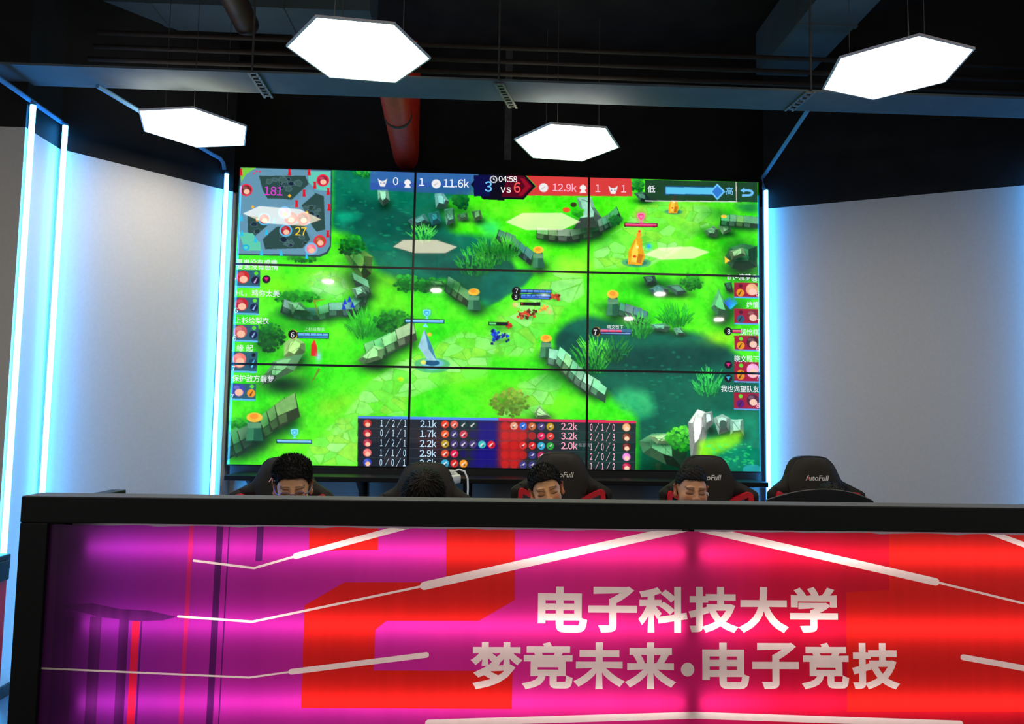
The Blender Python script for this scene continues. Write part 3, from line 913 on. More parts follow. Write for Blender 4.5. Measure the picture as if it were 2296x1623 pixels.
def paint_hud():
    global mini
    # minimap
    mm = z4((195, 112), (938, 136), (928, 760), (900, 815), (840, 842), (175, 826))
    poly(mm, (40, 70, 80)); poly(z4((205, 120), (928, 142), (918, 750), (890, 800), (830, 826), (185, 815)), (98, 146, 172))
    poly(z4((205, 120), (330, 118), (250, 170), (205, 240)), (120, 200, 60))
    for p in (((350, 185), (720, 185), (750, 250), (610, 380), (520, 370), (420, 370), (380, 300)), ((260, 510), (370, 520), (420, 590), (330, 690), (260, 640)),
              ((790, 320), (870, 350), (880, 620), (800, 640), (690, 420)), ((480, 600), (590, 590), (700, 560), (760, 700), (700, 770), (400, 780), (380, 700))):
        poly(z4(*p), (44, 74, 70))
    r = random.Random(4)
    for k in range(34):
        cx, cy = r.choice(((520, 280), (600, 250), (310, 580), (820, 480), (560, 690), (640, 720), (780, 420), (450, 240)))
        cx += r.uniform(-80, 80); cy += r.uniform(-60, 60)
        b = r.uniform(0, 6); q = r.uniform(14, 38)
        sh_ = [(math.cos(b + t) * r.uniform(.6, 1.2), .7 * math.sin(b + t)) for t in (0, 1.3, 2.3, 3.4, 4.9)]
        poly(z4(*[(cx + (q + 5) * u, cy + (q + 5) * v) for u, v in sh_]), (92, 126, 138))
        poly(z4(*[(cx + q * u, cy + q * v) for u, v in sh_]), r.choice(((24, 36, 54), (34, 58, 54), (60, 92, 88), (28, 44, 60))))
    poly(z4((240, 790), (185, 640), (300, 650), (360, 720), (370, 790)), (96, 200, 168)); poly(z4((740, 150), (925, 150), (920, 310), (810, 300), (750, 240)), (96, 200, 180))
    poly(z4((640, 400), (760, 290), (800, 330), (420, 660), (350, 720), (310, 680)), (104, 152, 178))
    poly(z4((720, 600), (790, 690), (830, 660), (750, 560)), (104, 152, 178))
    for q in ((595, 155), (752, 155), (798, 262), (712, 325), (905, 312), (652, 412), (912, 440), (902, 655), (205, 155)):
        x, y = z4(q)[0]
        poly([(x - 4, y + 8), (x - 2.4, y - 4), (x - 4, y - 8), (x + 4, y - 8), (x + 2.4, y - 4), (x + 4, y + 8)], (214, 22, 40))
    for q in ((210, 525), (212, 648), (410, 640), (322, 700), (370, 805), (528, 808), (472, 548), (732, 832)):
        x, y = z4(q)[0]
        poly([(x - 4, y + 7), (x - 1.5, y - 4), (x, y - 8), (x + 1.5, y - 4), (x + 4, y + 7)], (40, 190, 235))
    x, y = z4((245, 765))[0]; ell(x, y, 8, 7, (20, 170, 220)); ell(x, y, 5, 4, (90, 210, 200))
    for q in ((310, 165), (332, 148), (358, 150)): ell(*z4(q)[0], 2.2, 2.2, (240, 40, 100))
    for q in ((595, 348), (335, 543), (300, 438), (735, 482)):
        x, y = z4(q)[0]; poly([(x - 4, y), (x, y - 4), (x + 4, y), (x, y + 4)], (250, 180, 30))
    for q, ring, t in (((248, 300), (235, 40, 70), (110, 40, 40)), ((862, 222), (235, 40, 70), (160, 30, 60)), ((838, 715), (235, 40, 70), (170, 80, 40)),
                       ((605, 528), (235, 40, 70), (230, 90, 110)), ((705, 532), (235, 40, 70), (90, 40, 60)), ((392, 535), (90, 190, 235), (190, 60, 80)),
                       ((565, 628), (90, 190, 235), (170, 30, 40)), ((555, 482), (130, 200, 240), (170, 150, 220)), ((768, 775), (110, 190, 235), (240, 130, 150))):
        avatar(*z4(q)[0], 11, ring, (245, 190, 160), t)
    # score bar
    quad(*z4((1240, 143), (2110, 165), (2040, 250), (1240, 300)), (60, 98, 190), .78)
    quad(*z4((1240, 240), (2040, 240), (2110, 345), (1240, 300)), (50, 84, 170), .7)
    poly(z4((2030, 255), (2110, 150), (2300, 165), (2300, 385), (2130, 375)), (8, 10, 30)); poly(z4((2055, 255), (2122, 172), (2290, 180), (2290, 360), (2140, 355)), (16, 20, 120))
    poly(z5((0, 155), (330, 165), (415, 258), (320, 362), (0, 352)), (10, 10, 26)); poly(z5((-60, 170), (90, 172), (60, 335), (-60, 335)), (12, 14, 70))
    poly(z5((200, 172), (325, 178), (392, 258), (312, 345), (150, 340)), (84, 6, 28)); poly(z5((290, 190), (324, 196), (378, 258), (312, 330), (280, 330), (335, 258)), (150, 14, 40))
    poly(z5((340, 172), (1130, 190), (1140, 335), (345, 330), (420, 258)), (226, 44, 62), .92)
    x, y = z5((92, 204))[0]; ell(x, y, 8.5, 8.5, (240, 240, 240)); ell(x, y, 6.3, 6.3, (16, 16, 40)); stroke(x, y, x, y - 5, 2.5, (240, 240, 240)); stroke(x, y, x + 4, y + 2, 2.5, (240, 240, 240))
    for q in (z4((1753, 250))[0], z5((475, 268))[0]):
        ell(*q, 10.5, 10.5, (232, 230, 230)); stroke(q[0] - 4, q[1] + 3, q[0] + 4, q[1] - 3, 4, (190, 188, 190))
    for q in (z4((1340, 240))[0], z5((992, 285))[0]):
        x, y = q
        poly([(x - 11, y - 10), (x - 4, y - 4), (x + 4, y - 4), (x + 11, y - 10), (x + 8, y + 1), (x + 5, y + 9), (x - 5, y + 9), (x - 8, y + 1)], (235, 232, 232))
        poly([(x - 5, y - 1), (x - 1, y + 1), (x - 5, y + 3)], (90, 100, 160)); poly([(x + 5, y - 1), (x + 1, y + 1), (x + 5, y + 3)], (90, 100, 160))
    for q in (z4((1540, 250))[0], z5((777, 280))[0]):
        x, y = q
        poly([(x - 8, y + 9), (x - 4, y + 2), (x - 8, y - 2), (x - 6, y - 7), (x, y - 11), (x + 6, y - 7), (x + 8, y - 2), (x + 4, y + 2), (x + 8, y + 9)], (238, 235, 235))
    # zoom slider at the upper right
    quad(*z5((1235, 205), (2100, 225), (2100, 380), (1235, 370)), (22, 40, 44), .86)
    quad(*z5((1235, 366), (1935, 372), (1935, 380), (1235, 374)), (220, 220, 220), .9)
    quad(*z5((1385, 252), (1790, 258), (1790, 330), (1385, 326)), (30, 70, 110)); quad(*z5((1396, 262), (1780, 268), (1780, 320), (1396, 316)), (90, 195, 235))
    poly(z5((1735, 298), (1790, 235), (1852, 298), (1790, 364)), (110, 200, 250)); poly(z5((1750, 298), (1790, 252), (1835, 298), (1790, 348)), (50, 120, 205))
    quad(*z5((1930, 222), (1938, 222), (1942, 382), (1936, 382)), (210, 200, 190))
    arc = [(1990, 288), (2030, 288), (2052, 294), (2062, 308), (2052, 322), (2030, 328), (1985, 328)]
    for a, b in zip(arc[:-1], arc[1:]):
        (x0, y0), (x1, y1) = z5(a, b)
        L_ = math.hypot(x1 - x0, y1 - y0); ux, uy = (x1 - x0) / L_, (y1 - y0) / L_
        poly([(x0 - ux * 1.5 - uy * 2.6, y0 - uy * 1.5 + ux * 2.6), (x1 + ux * 1.5 - uy * 2.6, y1 + uy * 1.5 + ux * 2.6), (x1 + ux * 1.5 + uy * 2.6, y1 + uy * 1.5 - ux * 2.6), (x0 - ux * 1.5 + uy * 2.6, y0 - uy * 1.5 - ux * 2.6)], (110, 190, 250))
    poly(z5((1966, 290), (1998, 268), (1998, 308)), (110, 190, 250))
    # player cards, left
    lc = [z4((165, 928), (362, 932), (358, 1075), (160, 1070)), z4((152, 1150), (352, 1154), (348, 1295), (150, 1288)), z4((142, 1372), (346, 1376), (342, 1515), (138, 1508)),
          z6((135, 108), (348, 112), (338, 268), (128, 262)), z6((130, 352), (334, 358), (328, 498), (124, 490))]
    tops = ((200, 30, 30), (190, 20, 40), (200, 90, 90), (240, 120, 110), (60, 70, 170))
    for k, q in enumerate(lc):
        poly(q, (40, 92, 112)); x, y = q[0]
        w_ = q[1][0] - x; h = q[3][1] - y
        quad((q[3][0], q[3][1] - 4), (q[2][0], q[2][1] - 4), q[2], q[3], (90, 190, 240))
        avatar(x + w_ * .29, y + h * .42, 14.5, None, (245, 190, 160), tops[k])
        ell(x + w_ * .83, y + h * .2, 4.5, 4.5, (90, 220, 40)) if k != 3 else ell(x + w_ * .83, y + h * .2, 4.5, 4.5, (10, 14, 30))
        cc = ((20, 14, 50), (16, 30, 70), (16, 30, 70), (20, 60, 90), (240, 150, 30))[k]
        ell(x + w_ * .8, y + h * .6, 9, 9, cc); stroke(x + w_ * .75, y + h * .75, x + w_ * .87, y + h * .45, 4, ((200, 170, 230), (150, 200, 250), (150, 200, 250), (90, 220, 250), (90, 30, 10))[k])
    x, y = z4((410, 1005))[0]; ell(x, y, 9, 9, (40, 8, 36)); poly([(x - 5, y - 4), (x + 5, y - 4), (x, y + 5)], (230, 20, 130))
    # player cards, right
    rc = [z5((1918, 985), (2100, 988), (2102, 1108), (1920, 1105)), z5((1920, 1188), (2104, 1192), (2105, 1312), (1922, 1308)), z5((1920, 1395), (2106, 1398), (2107, 1518), (1922, 1512)),
          z7((1920, 178), (2108, 182), (2110, 328), (1922, 322)), z7((1916, 402), (2108, 406), (2110, 540), (1918, 534))]
    tops = ((235, 170, 120), (130, 40, 50), (70, 30, 40), (250, 170, 220), (80, 30, 60))
    for k, q in enumerate(rc):
        poly(q, (158, 22, 56)); x, y = q[0]
        w_ = q[1][0] - x; h = q[3][1] - y
        quad((q[3][0], q[3][1] - 3), (q[2][0], q[2][1] - 3), q[2], q[3], (90, 170, 240))
        avatar(x + w_ * .76, y + h * .45, 14, None, (250, 200, 180), tops[k])
        ell(x + w_ * .28, y + h * .22, 4.5, 4.5, (90, 10, 40) if k < 2 else (90, 220, 40))
        ell(x + w_ * .27, y + h * .66, 9, 9, ((230, 150, 20), (40, 90, 120), (230, 150, 20), (220, 140, 30), (90, 20, 120))[k]); stroke(x + w_ * .2, y + h * .8, x + w_ * .33, y + h * .5, 3.5, (60, 20, 10))
    for q, c_ in (((1875, 205), (230, 20, 130)), ((1875, 292), (40, 190, 220))):
        x, y = z7(q)[0]; ell(x, y, 9, 9, (24, 8, 30)); poly([(x - 5, y - 4), (x + 5, y - 4), (x, y + 5)], c_)
    x, y = z5((1872, 1362))[0]; ell(x, y, 9.5, 9.5, (10, 10, 12)); bar(*z5((1908, 1352))[0], *z5((1975, 1372))[0], (230, 60, 100))
    # life bars
    x, y = z4((622, 1450))[0]; ell(x, y, 10.5, 10.5, (240, 160, 40)); ell(x - 1, y, 9.5, 10, (10, 10, 12))
    bar(*z4((662, 1440))[0], *z4((905, 1462))[0], (70, 160, 230), 1, ticks=4); bar(*z4((662, 1468))[0], *z4((905, 1476))[0], (60, 140, 230))
    bar(*z4((1524, 1330))[0], *z4((1812, 1352))[0], (100, 190, 240)); shield(*z4((1678, 1280))[0], 8.5, (120, 230, 250), (30, 140, 200))
    bar(*z6((504, 818))[0], *z6((782, 838))[0], (100, 190, 240)); shield(*z6((646, 760))[0], 8.5, (120, 230, 250), (30, 140, 200))
    bar(*z5((1084, 545))[0], *z5((1326, 563))[0], (230, 40, 100), back=(70, 10, 40)); shield(*z5((1206, 494))[0], 9, (255, 130, 180), (235, 30, 90))
    x, y = z5((266, 1052))[0]; ell(x, y, 10, 10, (10, 10, 12)); x, y = z5((262, 1093))[0]; ell(x, y, 10, 10, (10, 10, 12))
    bar(*z5((302, 1044))[0], *z5((530, 1060))[0], (60, 130, 230), ticks=4); bar(*z5((302, 1078))[0], *z5((526, 1094))[0], (60, 130, 230), ticks=5); bar(*z5((302, 1100))[0], *z5((520, 1108))[0], (40, 100, 220))
    ell(*z5((480, 1082))[0], 12, 4, (240, 250, 255), .9, False)
    bar(*z5((304, 1144))[0], *z5((444, 1158))[0], (220, 40, 40), .08, (20, 10, 14)); bar(*z5((58, 1298))[0], *z5((194, 1310))[0], (90, 220, 120), .4, (10, 20, 20))
    x, y = z5((862, 1365))[0]; ell(x, y, 10.5, 10.5, (240, 160, 40)); ell(x - 1, y, 9.5, 10, (10, 10, 12))
    bar(*z5((898, 1350))[0], *z5((1124, 1366))[0], (235, 60, 100), .7, (60, 110, 150), 3); bar(*z5((898, 1374))[0], *z5((1124, 1382))[0], (110, 170, 235))
    # pointer
    poly(z5((1845, 800), (1892, 835), (1872, 840), (1850, 856)), (250, 210, 60))
    # scoreboard
    poly([(804, 933), (1118, 938), (1118, 1052), (803, 1048)], (30, 36, 46)); poly([(1118, 938), (1426, 944), (1424, 1058), (1118, 1052)], (34, 40, 46))
    soft([(1075, 945), (1125, 945), (1125, 1050), (1060, 1050)], (20, 10, 130), 7, .85); soft([(1118, 945), (1190, 945), (1170, 1050), (1118, 1050)], (190, 30, 30), 7, .9)
    soft([(930, 970), (1000, 975), (1010, 1030), (940, 1010)], (110, 30, 30), 14, .35); soft([(1250, 955), (1420, 960), (1420, 1050), (1320, 1050)], (16, 66, 54), 12, .6)
    poly([(804, 933), (1118, 938), (1118, 944), (804, 939)], (80, 140, 235)); poly([(1118, 938), (1426, 944), (1426, 950), (1118, 944)], (225, 40, 90))
    for k in range(5):
        yl = 950 + 22.4 * k; yr = 956 + 22.6 * k
        if k:
            quad((806, yl - 12), (1118, yl - 7), (1118, yl - 6), (806, yl - 11), (70, 80, 90), .6); quad((1118, yr - 12), (1424, yr - 8), (1424, yr - 7), (1118, yr - 11), (70, 80, 90), .6)
        avatar(825.5, yl, 9, None, (250, 190, 160), ((190, 30, 30), (180, 20, 40), (170, 30, 60), (240, 110, 110), (50, 70, 190))[k])
        avatar(1404, yr + 3, 9, None, (250, 210, 180), ((240, 170, 110), (120, 50, 30), (110, 30, 30), (240, 130, 220), (190, 30, 70))[k])
    item = [[(230, 60, 30), (220, 90, 70), (20, 60, 60), (20, 60, 60)], [(235, 90, 40), (60, 60, 120), (200, 60, 80)],
            [(180, 150, 40), (70, 60, 120), (70, 60, 120), (70, 60, 120), (60, 190, 190), (220, 30, 50)], [(220, 80, 50), (220, 30, 80)], [(60, 170, 210), (210, 40, 40), (240, 150, 40)]]
    for k, row in enumerate(item):
        for j in range(6):
            x, y = 997 + j * 21, 952 + 22.4 * k + j * .4
            if j < len(row):
                ell(x, y, 8.6, 8.6, row[j]); stroke(x - 4, y + 4, x + 4, y - 4, 4, (245, 235, 230)); ell(x + 2, y + 3, 2.5, 2, mixc(row[j], (20, 10, 30), .6))
            else:
                ell(x, y, 8.6, 8.6, (30, 20, 120), .55)
    item = [[(190, 150, 40), (70, 60, 120), (200, 110, 60), (40, 110, 220), (230, 160, 130)], [(225, 60, 50), (230, 30, 90)], [(40, 160, 60), (60, 170, 210), (220, 50, 50), (220, 50, 50)], [(190, 20, 150), (180, 40, 90), (60, 60, 130)], [(70, 60, 130), (70, 60, 130), (60, 60, 120), (60, 60, 130)]]
    for k, row in enumerate(item):
        for j in range(6):
            x, y = 1236 - j * 20.6, 957.5 + 22.2 * k - j * .4
            if j < len(row):
                ell(x, y, 8.4, 8.4, row[j]); stroke(x - 4, y + 4, x + 4, y - 4, 4, (245, 235, 230)); ell(x - 2, y + 3, 2.5, 2, mixc(row[j], (20, 10, 30), .6))
            else:
                ell(x, y, 9, 9, (200, 34, 34), .75)
    ell(*z7((2060, 1000))[0], 22, 12, (60, 190, 220), .5)


paint_terrain()
paint_props()
_t = fbm(BH, BW, 9, 3, 41)[..., None]
_u = fbm(BH, BW, 40, 3, 43)[..., None]
BUF *= 0.93 + 0.20 * _t
BUF += (_u - 0.5) * np.array((36, 22, 16.))
paint_hud()
BUF = np.clip(BUF, 0, 255) / 255.0
BUFL = np.where(BUF <= 0.04045, BUF / 12.92, ((BUF + 0.055) / 1.055) ** 2.4)

# lettering on the screens: (words, left px, baseline px, height px, colour[, extra])
WHT = (235, 240, 245); CY = (150, 215, 255); PK = (255, 150, 175)
TXT = [('181', 592, 437, 19, (225, 60, 215)), ('27', 661, 527, 18, (250, 205, 50)),
       ('0', 881, 414, 17, WHT), ('1', 940, 416, 17, WHT), ('11.6k', 994, 419, 18, WHT), ('3', 1087, 429, 23, (110, 200, 255)), ('vs', 1122, 431, 16, (245, 245, 245)),
       ('6', 1152, 431, 23, (255, 84, 84)), ('04:58', 1118, 407, 13, (245, 245, 245)), ('12.9k', 1239, 428, 17, (255, 175, 205)), ('1', 1335, 430, 17, (255, 190, 205)),
       ('1', 1393, 431, 17, (255, 190, 205)), ('低', 1452, 430, 16, WHT), ('高', 1627, 435, 17, (120, 200, 250)),
       ('夏崽没有感情', 529, 594, 14, WHT, 91), ('夏崽没有感情', 531, 602, 14, WHT, 91), ('HL，鸡你太美', 529, 662, 14, WHT, 96), ('上杉绘梨衣', 526, 724, 14, WHT, 75), ('缘 起', 530, 786, 14, WHT),
       ('保护敌方碧萝', 520, 854, 14, WHT, 91), ('Ert~流梦@', 1631, 626, 14, WHT, 70), ('绝情', 1674, 689, 14, WHT, 28), ('凤怡棋', 1660, 750, 14, WHT, 43),
       ('晓文殿下', 1647, 810, 14, WHT, 56), ('我也渴望队友', 1617, 877, 14, WHT, 87), ('7', 1155, 657, 10, WHT), ('8', 1154, 669, 8, WHT), ('6', 652, 756, 11, WHT), ('7', 1331, 750, 11, WHT),
       ('8', 1631, 748, 10, WHT), ('上杉绘梨衣', 682, 741, 8, (190, 235, 190)), ('晓文殿下', 1362, 736, 8, (220, 235, 230)), ('没有感情', 1287, 1001, 8, (120, 130, 135)),
       ('6', 525, 701, 11, WHT), ('6', 522, 763, 11, WHT), ('7', 520, 831, 10, WHT), ('7', 517, 894, 10, WHT), ('6', 1695, 664, 11, (255, 190, 210)), ('7', 1697, 726, 11, (255, 190, 210)),
       ('6', 1696, 787, 11, (255, 190, 210)), ('7', 1696, 852, 11, (255, 190, 210)), ('8', 1696, 914, 11, (255, 190, 210)), ('7', 523, 632, 9, WHT)]
for k, (a, b) in enumerate((('1 / 2 / 1', '2.1k'), ('0 / 1 / 1', '1.7k'), ('1 / 2 / 1', '2.2k'), ('1 / 1 / 0', '2.9k'), ('0 / 0 / 1', '2.6k'))):
    TXT += [(a, 853 - k * .5, 956 + 22 * k, 14.5, (190, 225, 250), 57), (b, 942 - k * .4, 957.5 + 22 * k, 14.5, (190, 225, 250))]
for k, (a, b) in enumerate((('2.2k', '0 / 1 / 0'), ('3.2k', '2 / 1 / 3'), ('2.0k', '1 / 0 / 2'), (None, '2 / 0 / 2'), (None, '1 / 1 / 2'))):
    if a: TXT.append((a, 1258, 963 + 21.7 * k, 14.5, (255, 165, 190)))
    TXT.append((b, 1323, 965 + 21.9 * k, 14.5, (255, 190, 210), 56))

# ------------------------------------------------------------------ video wall: the nine displays
M_SCREEN = vcol_mat('screen_picture', 0.03, 0.42, emit=1.08)
PW, PH, BZ = (WX1 - WX0) / 3, (WZ1 - WZ0) / 3, 0.0075


def emit_mat(rgb):
    n = 'screen_lettering_%02x%02x%02x' % rgb
    if n not in MATS:
        m_ = bpy.data.materials.new(n)
        m_.use_nodes = True
        b = m_.node_tree.nodes['Principled BSDF']
        b.inputs['Base Color'].default_value = (0.004, 0.004, 0.005, 1)
        b.inputs['Emission Color'].default_value = (*lin(rgb), 1)
        b.inputs['Emission Strength'].default_value = 1.0
        b.inputs['Roughness'].default_value = 0.06
        b.inputs['Specular IOR Level'].default_value = 0.5
        MATS[n] = m_
    return MATS[n]


GLYPH = {}


def latin_tris(body):
    """plain grotesque digits and letters: full-width glyphs set close together"""
    vs, fs, x = [], [], 0.0
    for ch in body:
        if ch == ' ':
            x += .5; continue
        if ch not in GLYPH: GLYPH[ch] = text_tris(chr(ord(ch) + 0xFEE0), 1.0, offset=0.012)
        v, f = GLYPH[ch]
        a = min(p[0] for p in v); b = max(p[0] for p in v)
        adv = .60 if ch.isdigit() else (b - a) + .10
        o = len(vs); k = x + (adv - (b - a)) / 2 - a
        vs += [(p[0] + k, p[1]) for p in v]; fs += [[i + o for i in q] for q in f]
        x += adv
    return vs, fs


TXM = []
for t in TXT:
    body, px, py, hp, col = t[:5]
    vs, fs = latin_tris(body) if all(ord(c) < 128 for c in body) else text_tris(body, 1.0, offset=0.008)
    x0, zb = on_plane(px, py, 0.0)
    ref = 0.73 if all(ord(c) < 128 for c in body) else 0.86
    s_ = hp * 0.00307 / ref
    mnx = min(v[0] for v in vs); mxx = max(v[0] for v in vs)
    sx = t[5] * 0.00307 / (mxx - mnx) if len(t) > 5 else s_ * (0.90 if ref < .8 else 1.0)
    P2 = [(x0 + (v[0] - mnx) * sx, zb + v[1] * s_) for v in vs]
    # characters that stand apart become words of their own
    order = sorted(range(len(fs)), key=lambda i: min(P2[k][0] for k in fs[i]))
    words = []; right = -9
    for i in order:
        lo = min(P2[k][0] for k in fs[i]); hi = max(P2[k][0] for k in fs[i])
        if lo - right > 0.004 * hp / 14: words.append([])
        words[-1].append(fs[i]); right = max(right, hi)
    for wd_ in words:
        used = sorted({k for f in wd_ for k in f}); remap = {k: n for n, k in enumerate(used)}
        TXM.append(([P2[k] for k in used], [[remap[k] for k in f] for f in wd_], col))

names = [['upper left', 'upper middle', 'upper right'], ['middle left', 'central', 'middle right'], ['lower left', 'lower middle', 'lower right']]
shows = [['a minimap and dark woodland', 'the score bar', 'a zoom slider and a golden statue'], ['three player names', 'fighting figures', 'bushes and player names'],
         ['a stone wall and green path', 'the score table', 'pale crystal rocks']]
for r in range(3):
    for c in range(3):
        x0, x1 = WX0 + c * PW, WX0 + (c + 1) * PW
        z1, z0 = WZ1 - r * PH, WZ1 - (r + 1) * PH
        e = empty('display_panel', ((x0 + x1) / 2, 0, z0))
        tag(e, '%s display of the video wall, showing %s' % (names[r][c], shows[r][c]), 'display', 'displays of the three by three video wall')
        ox, oz = (x0 + x1) / 2, z0
        MB().box(x0 - ox + .0006, x1 - ox - .0006, 0.004, 0.09, 0.0006, PH - .0006).build('housing', M_BEZEL, e)
        m = MB()
        for (a0, a1, b0, b1) in ((x0, x1, z0, z0 + BZ), (x0, x1, z1 - BZ, z1), (x0, x0 + BZ, z0 + BZ, z1 - BZ), (x1 - BZ, x1, z0 + BZ, z1 - BZ)):
            m.box(a0 - ox, a1 - ox, -0.001, 0.004, b0 - oz, b1 - oz)
        m.build('bezel', M_BEZEL, e)
        # picture: a fine grid that carries the colours
        gx = np.linspace(x0 + BZ, x1 - BZ, NX + 1) - ox
        gz = np.linspace(z1 - BZ, z0 + BZ, NY + 1) - oz
        GX, GZ = np.meshgrid(gx, gz)
        V = np.stack([GX, np.full_like(GX, 0.002), GZ], -1).reshape(-1, 3)
        idx = np.arange((NX + 1) * (NY + 1)).reshape(NY + 1, NX + 1)
        F = np.stack([idx[:-1, :-1], idx[1:, :-1], idx[1:, 1:], idx[:-1, 1:]], -1).reshape(-1, 4)
        me = bpy.data.meshes.new('screen')
        me.vertices.add(len(V)); me.vertices.foreach_set('co', V.ravel())
        me.loops.add(F.size); me.loops.foreach_set('vertex_index', F.ravel())
        me.polygons.add(len(F)); me.polygons.foreach_set('loop_start', np.arange(0, F.size, 4)); me.polygons.foreach_set('loop_total', np.full(len(F), 4))
        me.update(calc_edges=True)
        at = me.color_attributes.new('Col', 'FLOAT_COLOR', 'POINT')
        yy = np.clip((np.arange(NY + 1) + r * NY), 0, BH - 1); xx = np.clip((np.arange(NX + 1) + c * NX), 0, BW - 1)
        sub = BUFL[yy][:, xx]
        at.data.foreach_set('color', np.concatenate([sub, np.ones(sub.shape[:2] + (1,))], -1).astype(np.float32).ravel())
        me.materials.append(M_SCREEN)
        o = bpy.data.objects.new('screen', me); C.objects.link(o); o.parent = e
        # lettering clipped to this display, one part for each word
        for pts, fs, col in TXM:
            if max(p[0] for p in pts) < x0 + BZ or min(p[0] for p in pts) > x1 - BZ: continue
            if max(p[1] for p in pts) < z0 + BZ or min(p[1] for p in pts) > z1 - BZ: continue
            bm = bmesh.new()
            bv = [bm.verts.new((p[0] - ox, 0.001, p[1] - oz)) for p in pts]
            for f in fs:
                try:
                    bm.faces.new([bv[i] for i in f])
                except ValueError:
                    pass
            for co, no in (((x0 + BZ - ox, 0, 0), (-1, 0, 0)), ((x1 - BZ - ox, 0, 0), (1, 0, 0)), ((0, 0, z0 + BZ - oz), (0, 0, -1)), ((0, 0, z1 - BZ - oz), (0, 0, 1))):
                bmesh.ops.bisect_plane(bm, geom=bm.verts[:] + bm.edges[:] + bm.faces[:], plane_co=co, plane_no=no, clear_outer=True)
            bm.normal_update()
            for f in bm.faces:
                if f.normal.y > 0: f.normal_flip()
            if len(bm.faces):
                me = bpy.data.meshes.new('screen_lettering')
                bm.to_mesh(me)
                me.materials.append(emit_mat(col))
                o = bpy.data.objects.new('screen_lettering', me); C.objects.link(o); o.parent = e
            bm.free()

# stand below the displays
e = empty('video_wall_stand', (0, 0.02, 0))
tag(e, 'black stand with a long shelf and legs carrying the video wall', 'stand')
MB().box(-1.80, 1.83, -0.02, 0.07, 1.06, 1.14).build('bottom_rail', M_PLASTIC, e)
MB().box(-1.735, 1.76, -0.32, -0.02, 1.068, 1.10, 0.004).build('shelf', M_LAMIN, e)
for x in (-1.60, -0.90, -0.20, 0.50, 1.20, 1.66):
    MB().box(x - 0.03, x + 0.03, -0.06, 0.02, 0.0, 1.066).build('leg', M_PLASTIC, e)
    m = MB()
    m.add([(x - .012, -.28, 1.066), (x + .012, -.28, 1.066), (x + .012, -.06, 1.066), (x - .012, -.06, 1.066), (x - .012, -.06, .93), (x + .012, -.06, .93)], [(0, 1, 2, 3), (0, 4, 5, 1), (3, 2, 5, 4), (0, 3, 4), (1, 5, 2)])
    m.build('shelf_bracket', M_PLASTIC, e)

# ------------------------------------------------------------------ counter with the light box front
CY0 = -2.57                      # front plane
CXL, CXR, CXM = -1.611, 2.83, 0.612
FT = 1.213                       # top of the counter
OX0, OX1, OZ0, OZ1 = -1.523, 2.74, 0.17, 1.129      # opening of the frame
cn = empty('counter', (CXM, CY0, 0))
tag(cn, 'long black-framed counter with a glowing red and magenta banner front', 'counter')


def cpart(m_, name, mt, parent=cn, smooth=False):
    o = m_.build(name, mt, parent, smooth)
    if parent is cn:
        o.matrix_parent_inverse = Matrix.Translation((-CXM, -CY0, 0))
    return o


cpart(MB().box(CXL, CXR, CY0, CY0 + 0.108, OZ1, FT, 0.003), 'top_rail', M_LAMIN)
cpart(MB().box(CXL + 0.002, CXR - 0.002, CY0 + 0.001, CY0 + 0.109, FT + 0.0002, FT + 0.0022), 'ledge', M_LEDGE)
cpart(MB().box(CXL, OX0, CY0 + 0.0004, CY0 + 0.1076, 0, OZ1 - 0.0005, 0.003), 'side_post', M_LAMIN)
cpart(MB().box(OX1, CXR, CY0 + 0.0004, CY0 + 0.1076, 0, OZ1 - 0.0005, 0.003), 'side_post', M_LAMIN)
cpart(MB().box(OX0 + .0005, OX1 - .0005, CY0 + 0.0004, CY0 + 0.1076, 0, OZ0, 0.003), 'bottom_rail', M_LAMIN)
cpart(MB().box(-1.557, -1.50, CY0 + 0.111, -2.09, 0, 1.19, 0.003), 'end_panel', M_LAMIN)
cpart(MB().box(2.72, 2.777, CY0 + 0.111, -2.09, 0, 1.19, 0.003), 'end_panel', M_LAMIN)
M_BOXWHITE = mat('light_box_grey', (105, 105, 108), 0.8, var=0.02)
cpart(MB().box(OX0 + .001, OX1 - .001, CY0 + 0.1115, CY0 + 0.13, OZ0 + .001, OZ1 + .02), 'light_box_back', M_BOXWHITE)
cpart(MB().box(CXM - 0.010, CXM + 0.010, CY0 + 0.030, CY0 + 0.11, OZ0 + .001, OZ1 - .001), 'divider', M_LAMIN)
M_TUBE = mat('light_box_tube', (255, 255, 255), 0.5, emit=(255, 236, 246), es=TUBE_E)
for z_ in (1.048, 0.803, 0.555, 0.31):
    for (a, b) in ((-1.40, 0.586), (0.638, 2.63)):
        t_ = cpart(MB().tube([(a, CY0 + 0.052, z_), (b, CY0 + 0.052, z_)], 0.013, 12), 'light_tube', M_TUBE, smooth=True)
        for x_ in (a - 0.012, b):
            k_ = MB().box(x_, x_ + 0.012, CY0 + 0.036, CY0 + 0.07, z_ - 0.02, z_ + 0.02).build('tube_socket', M_WPLAST, t_)


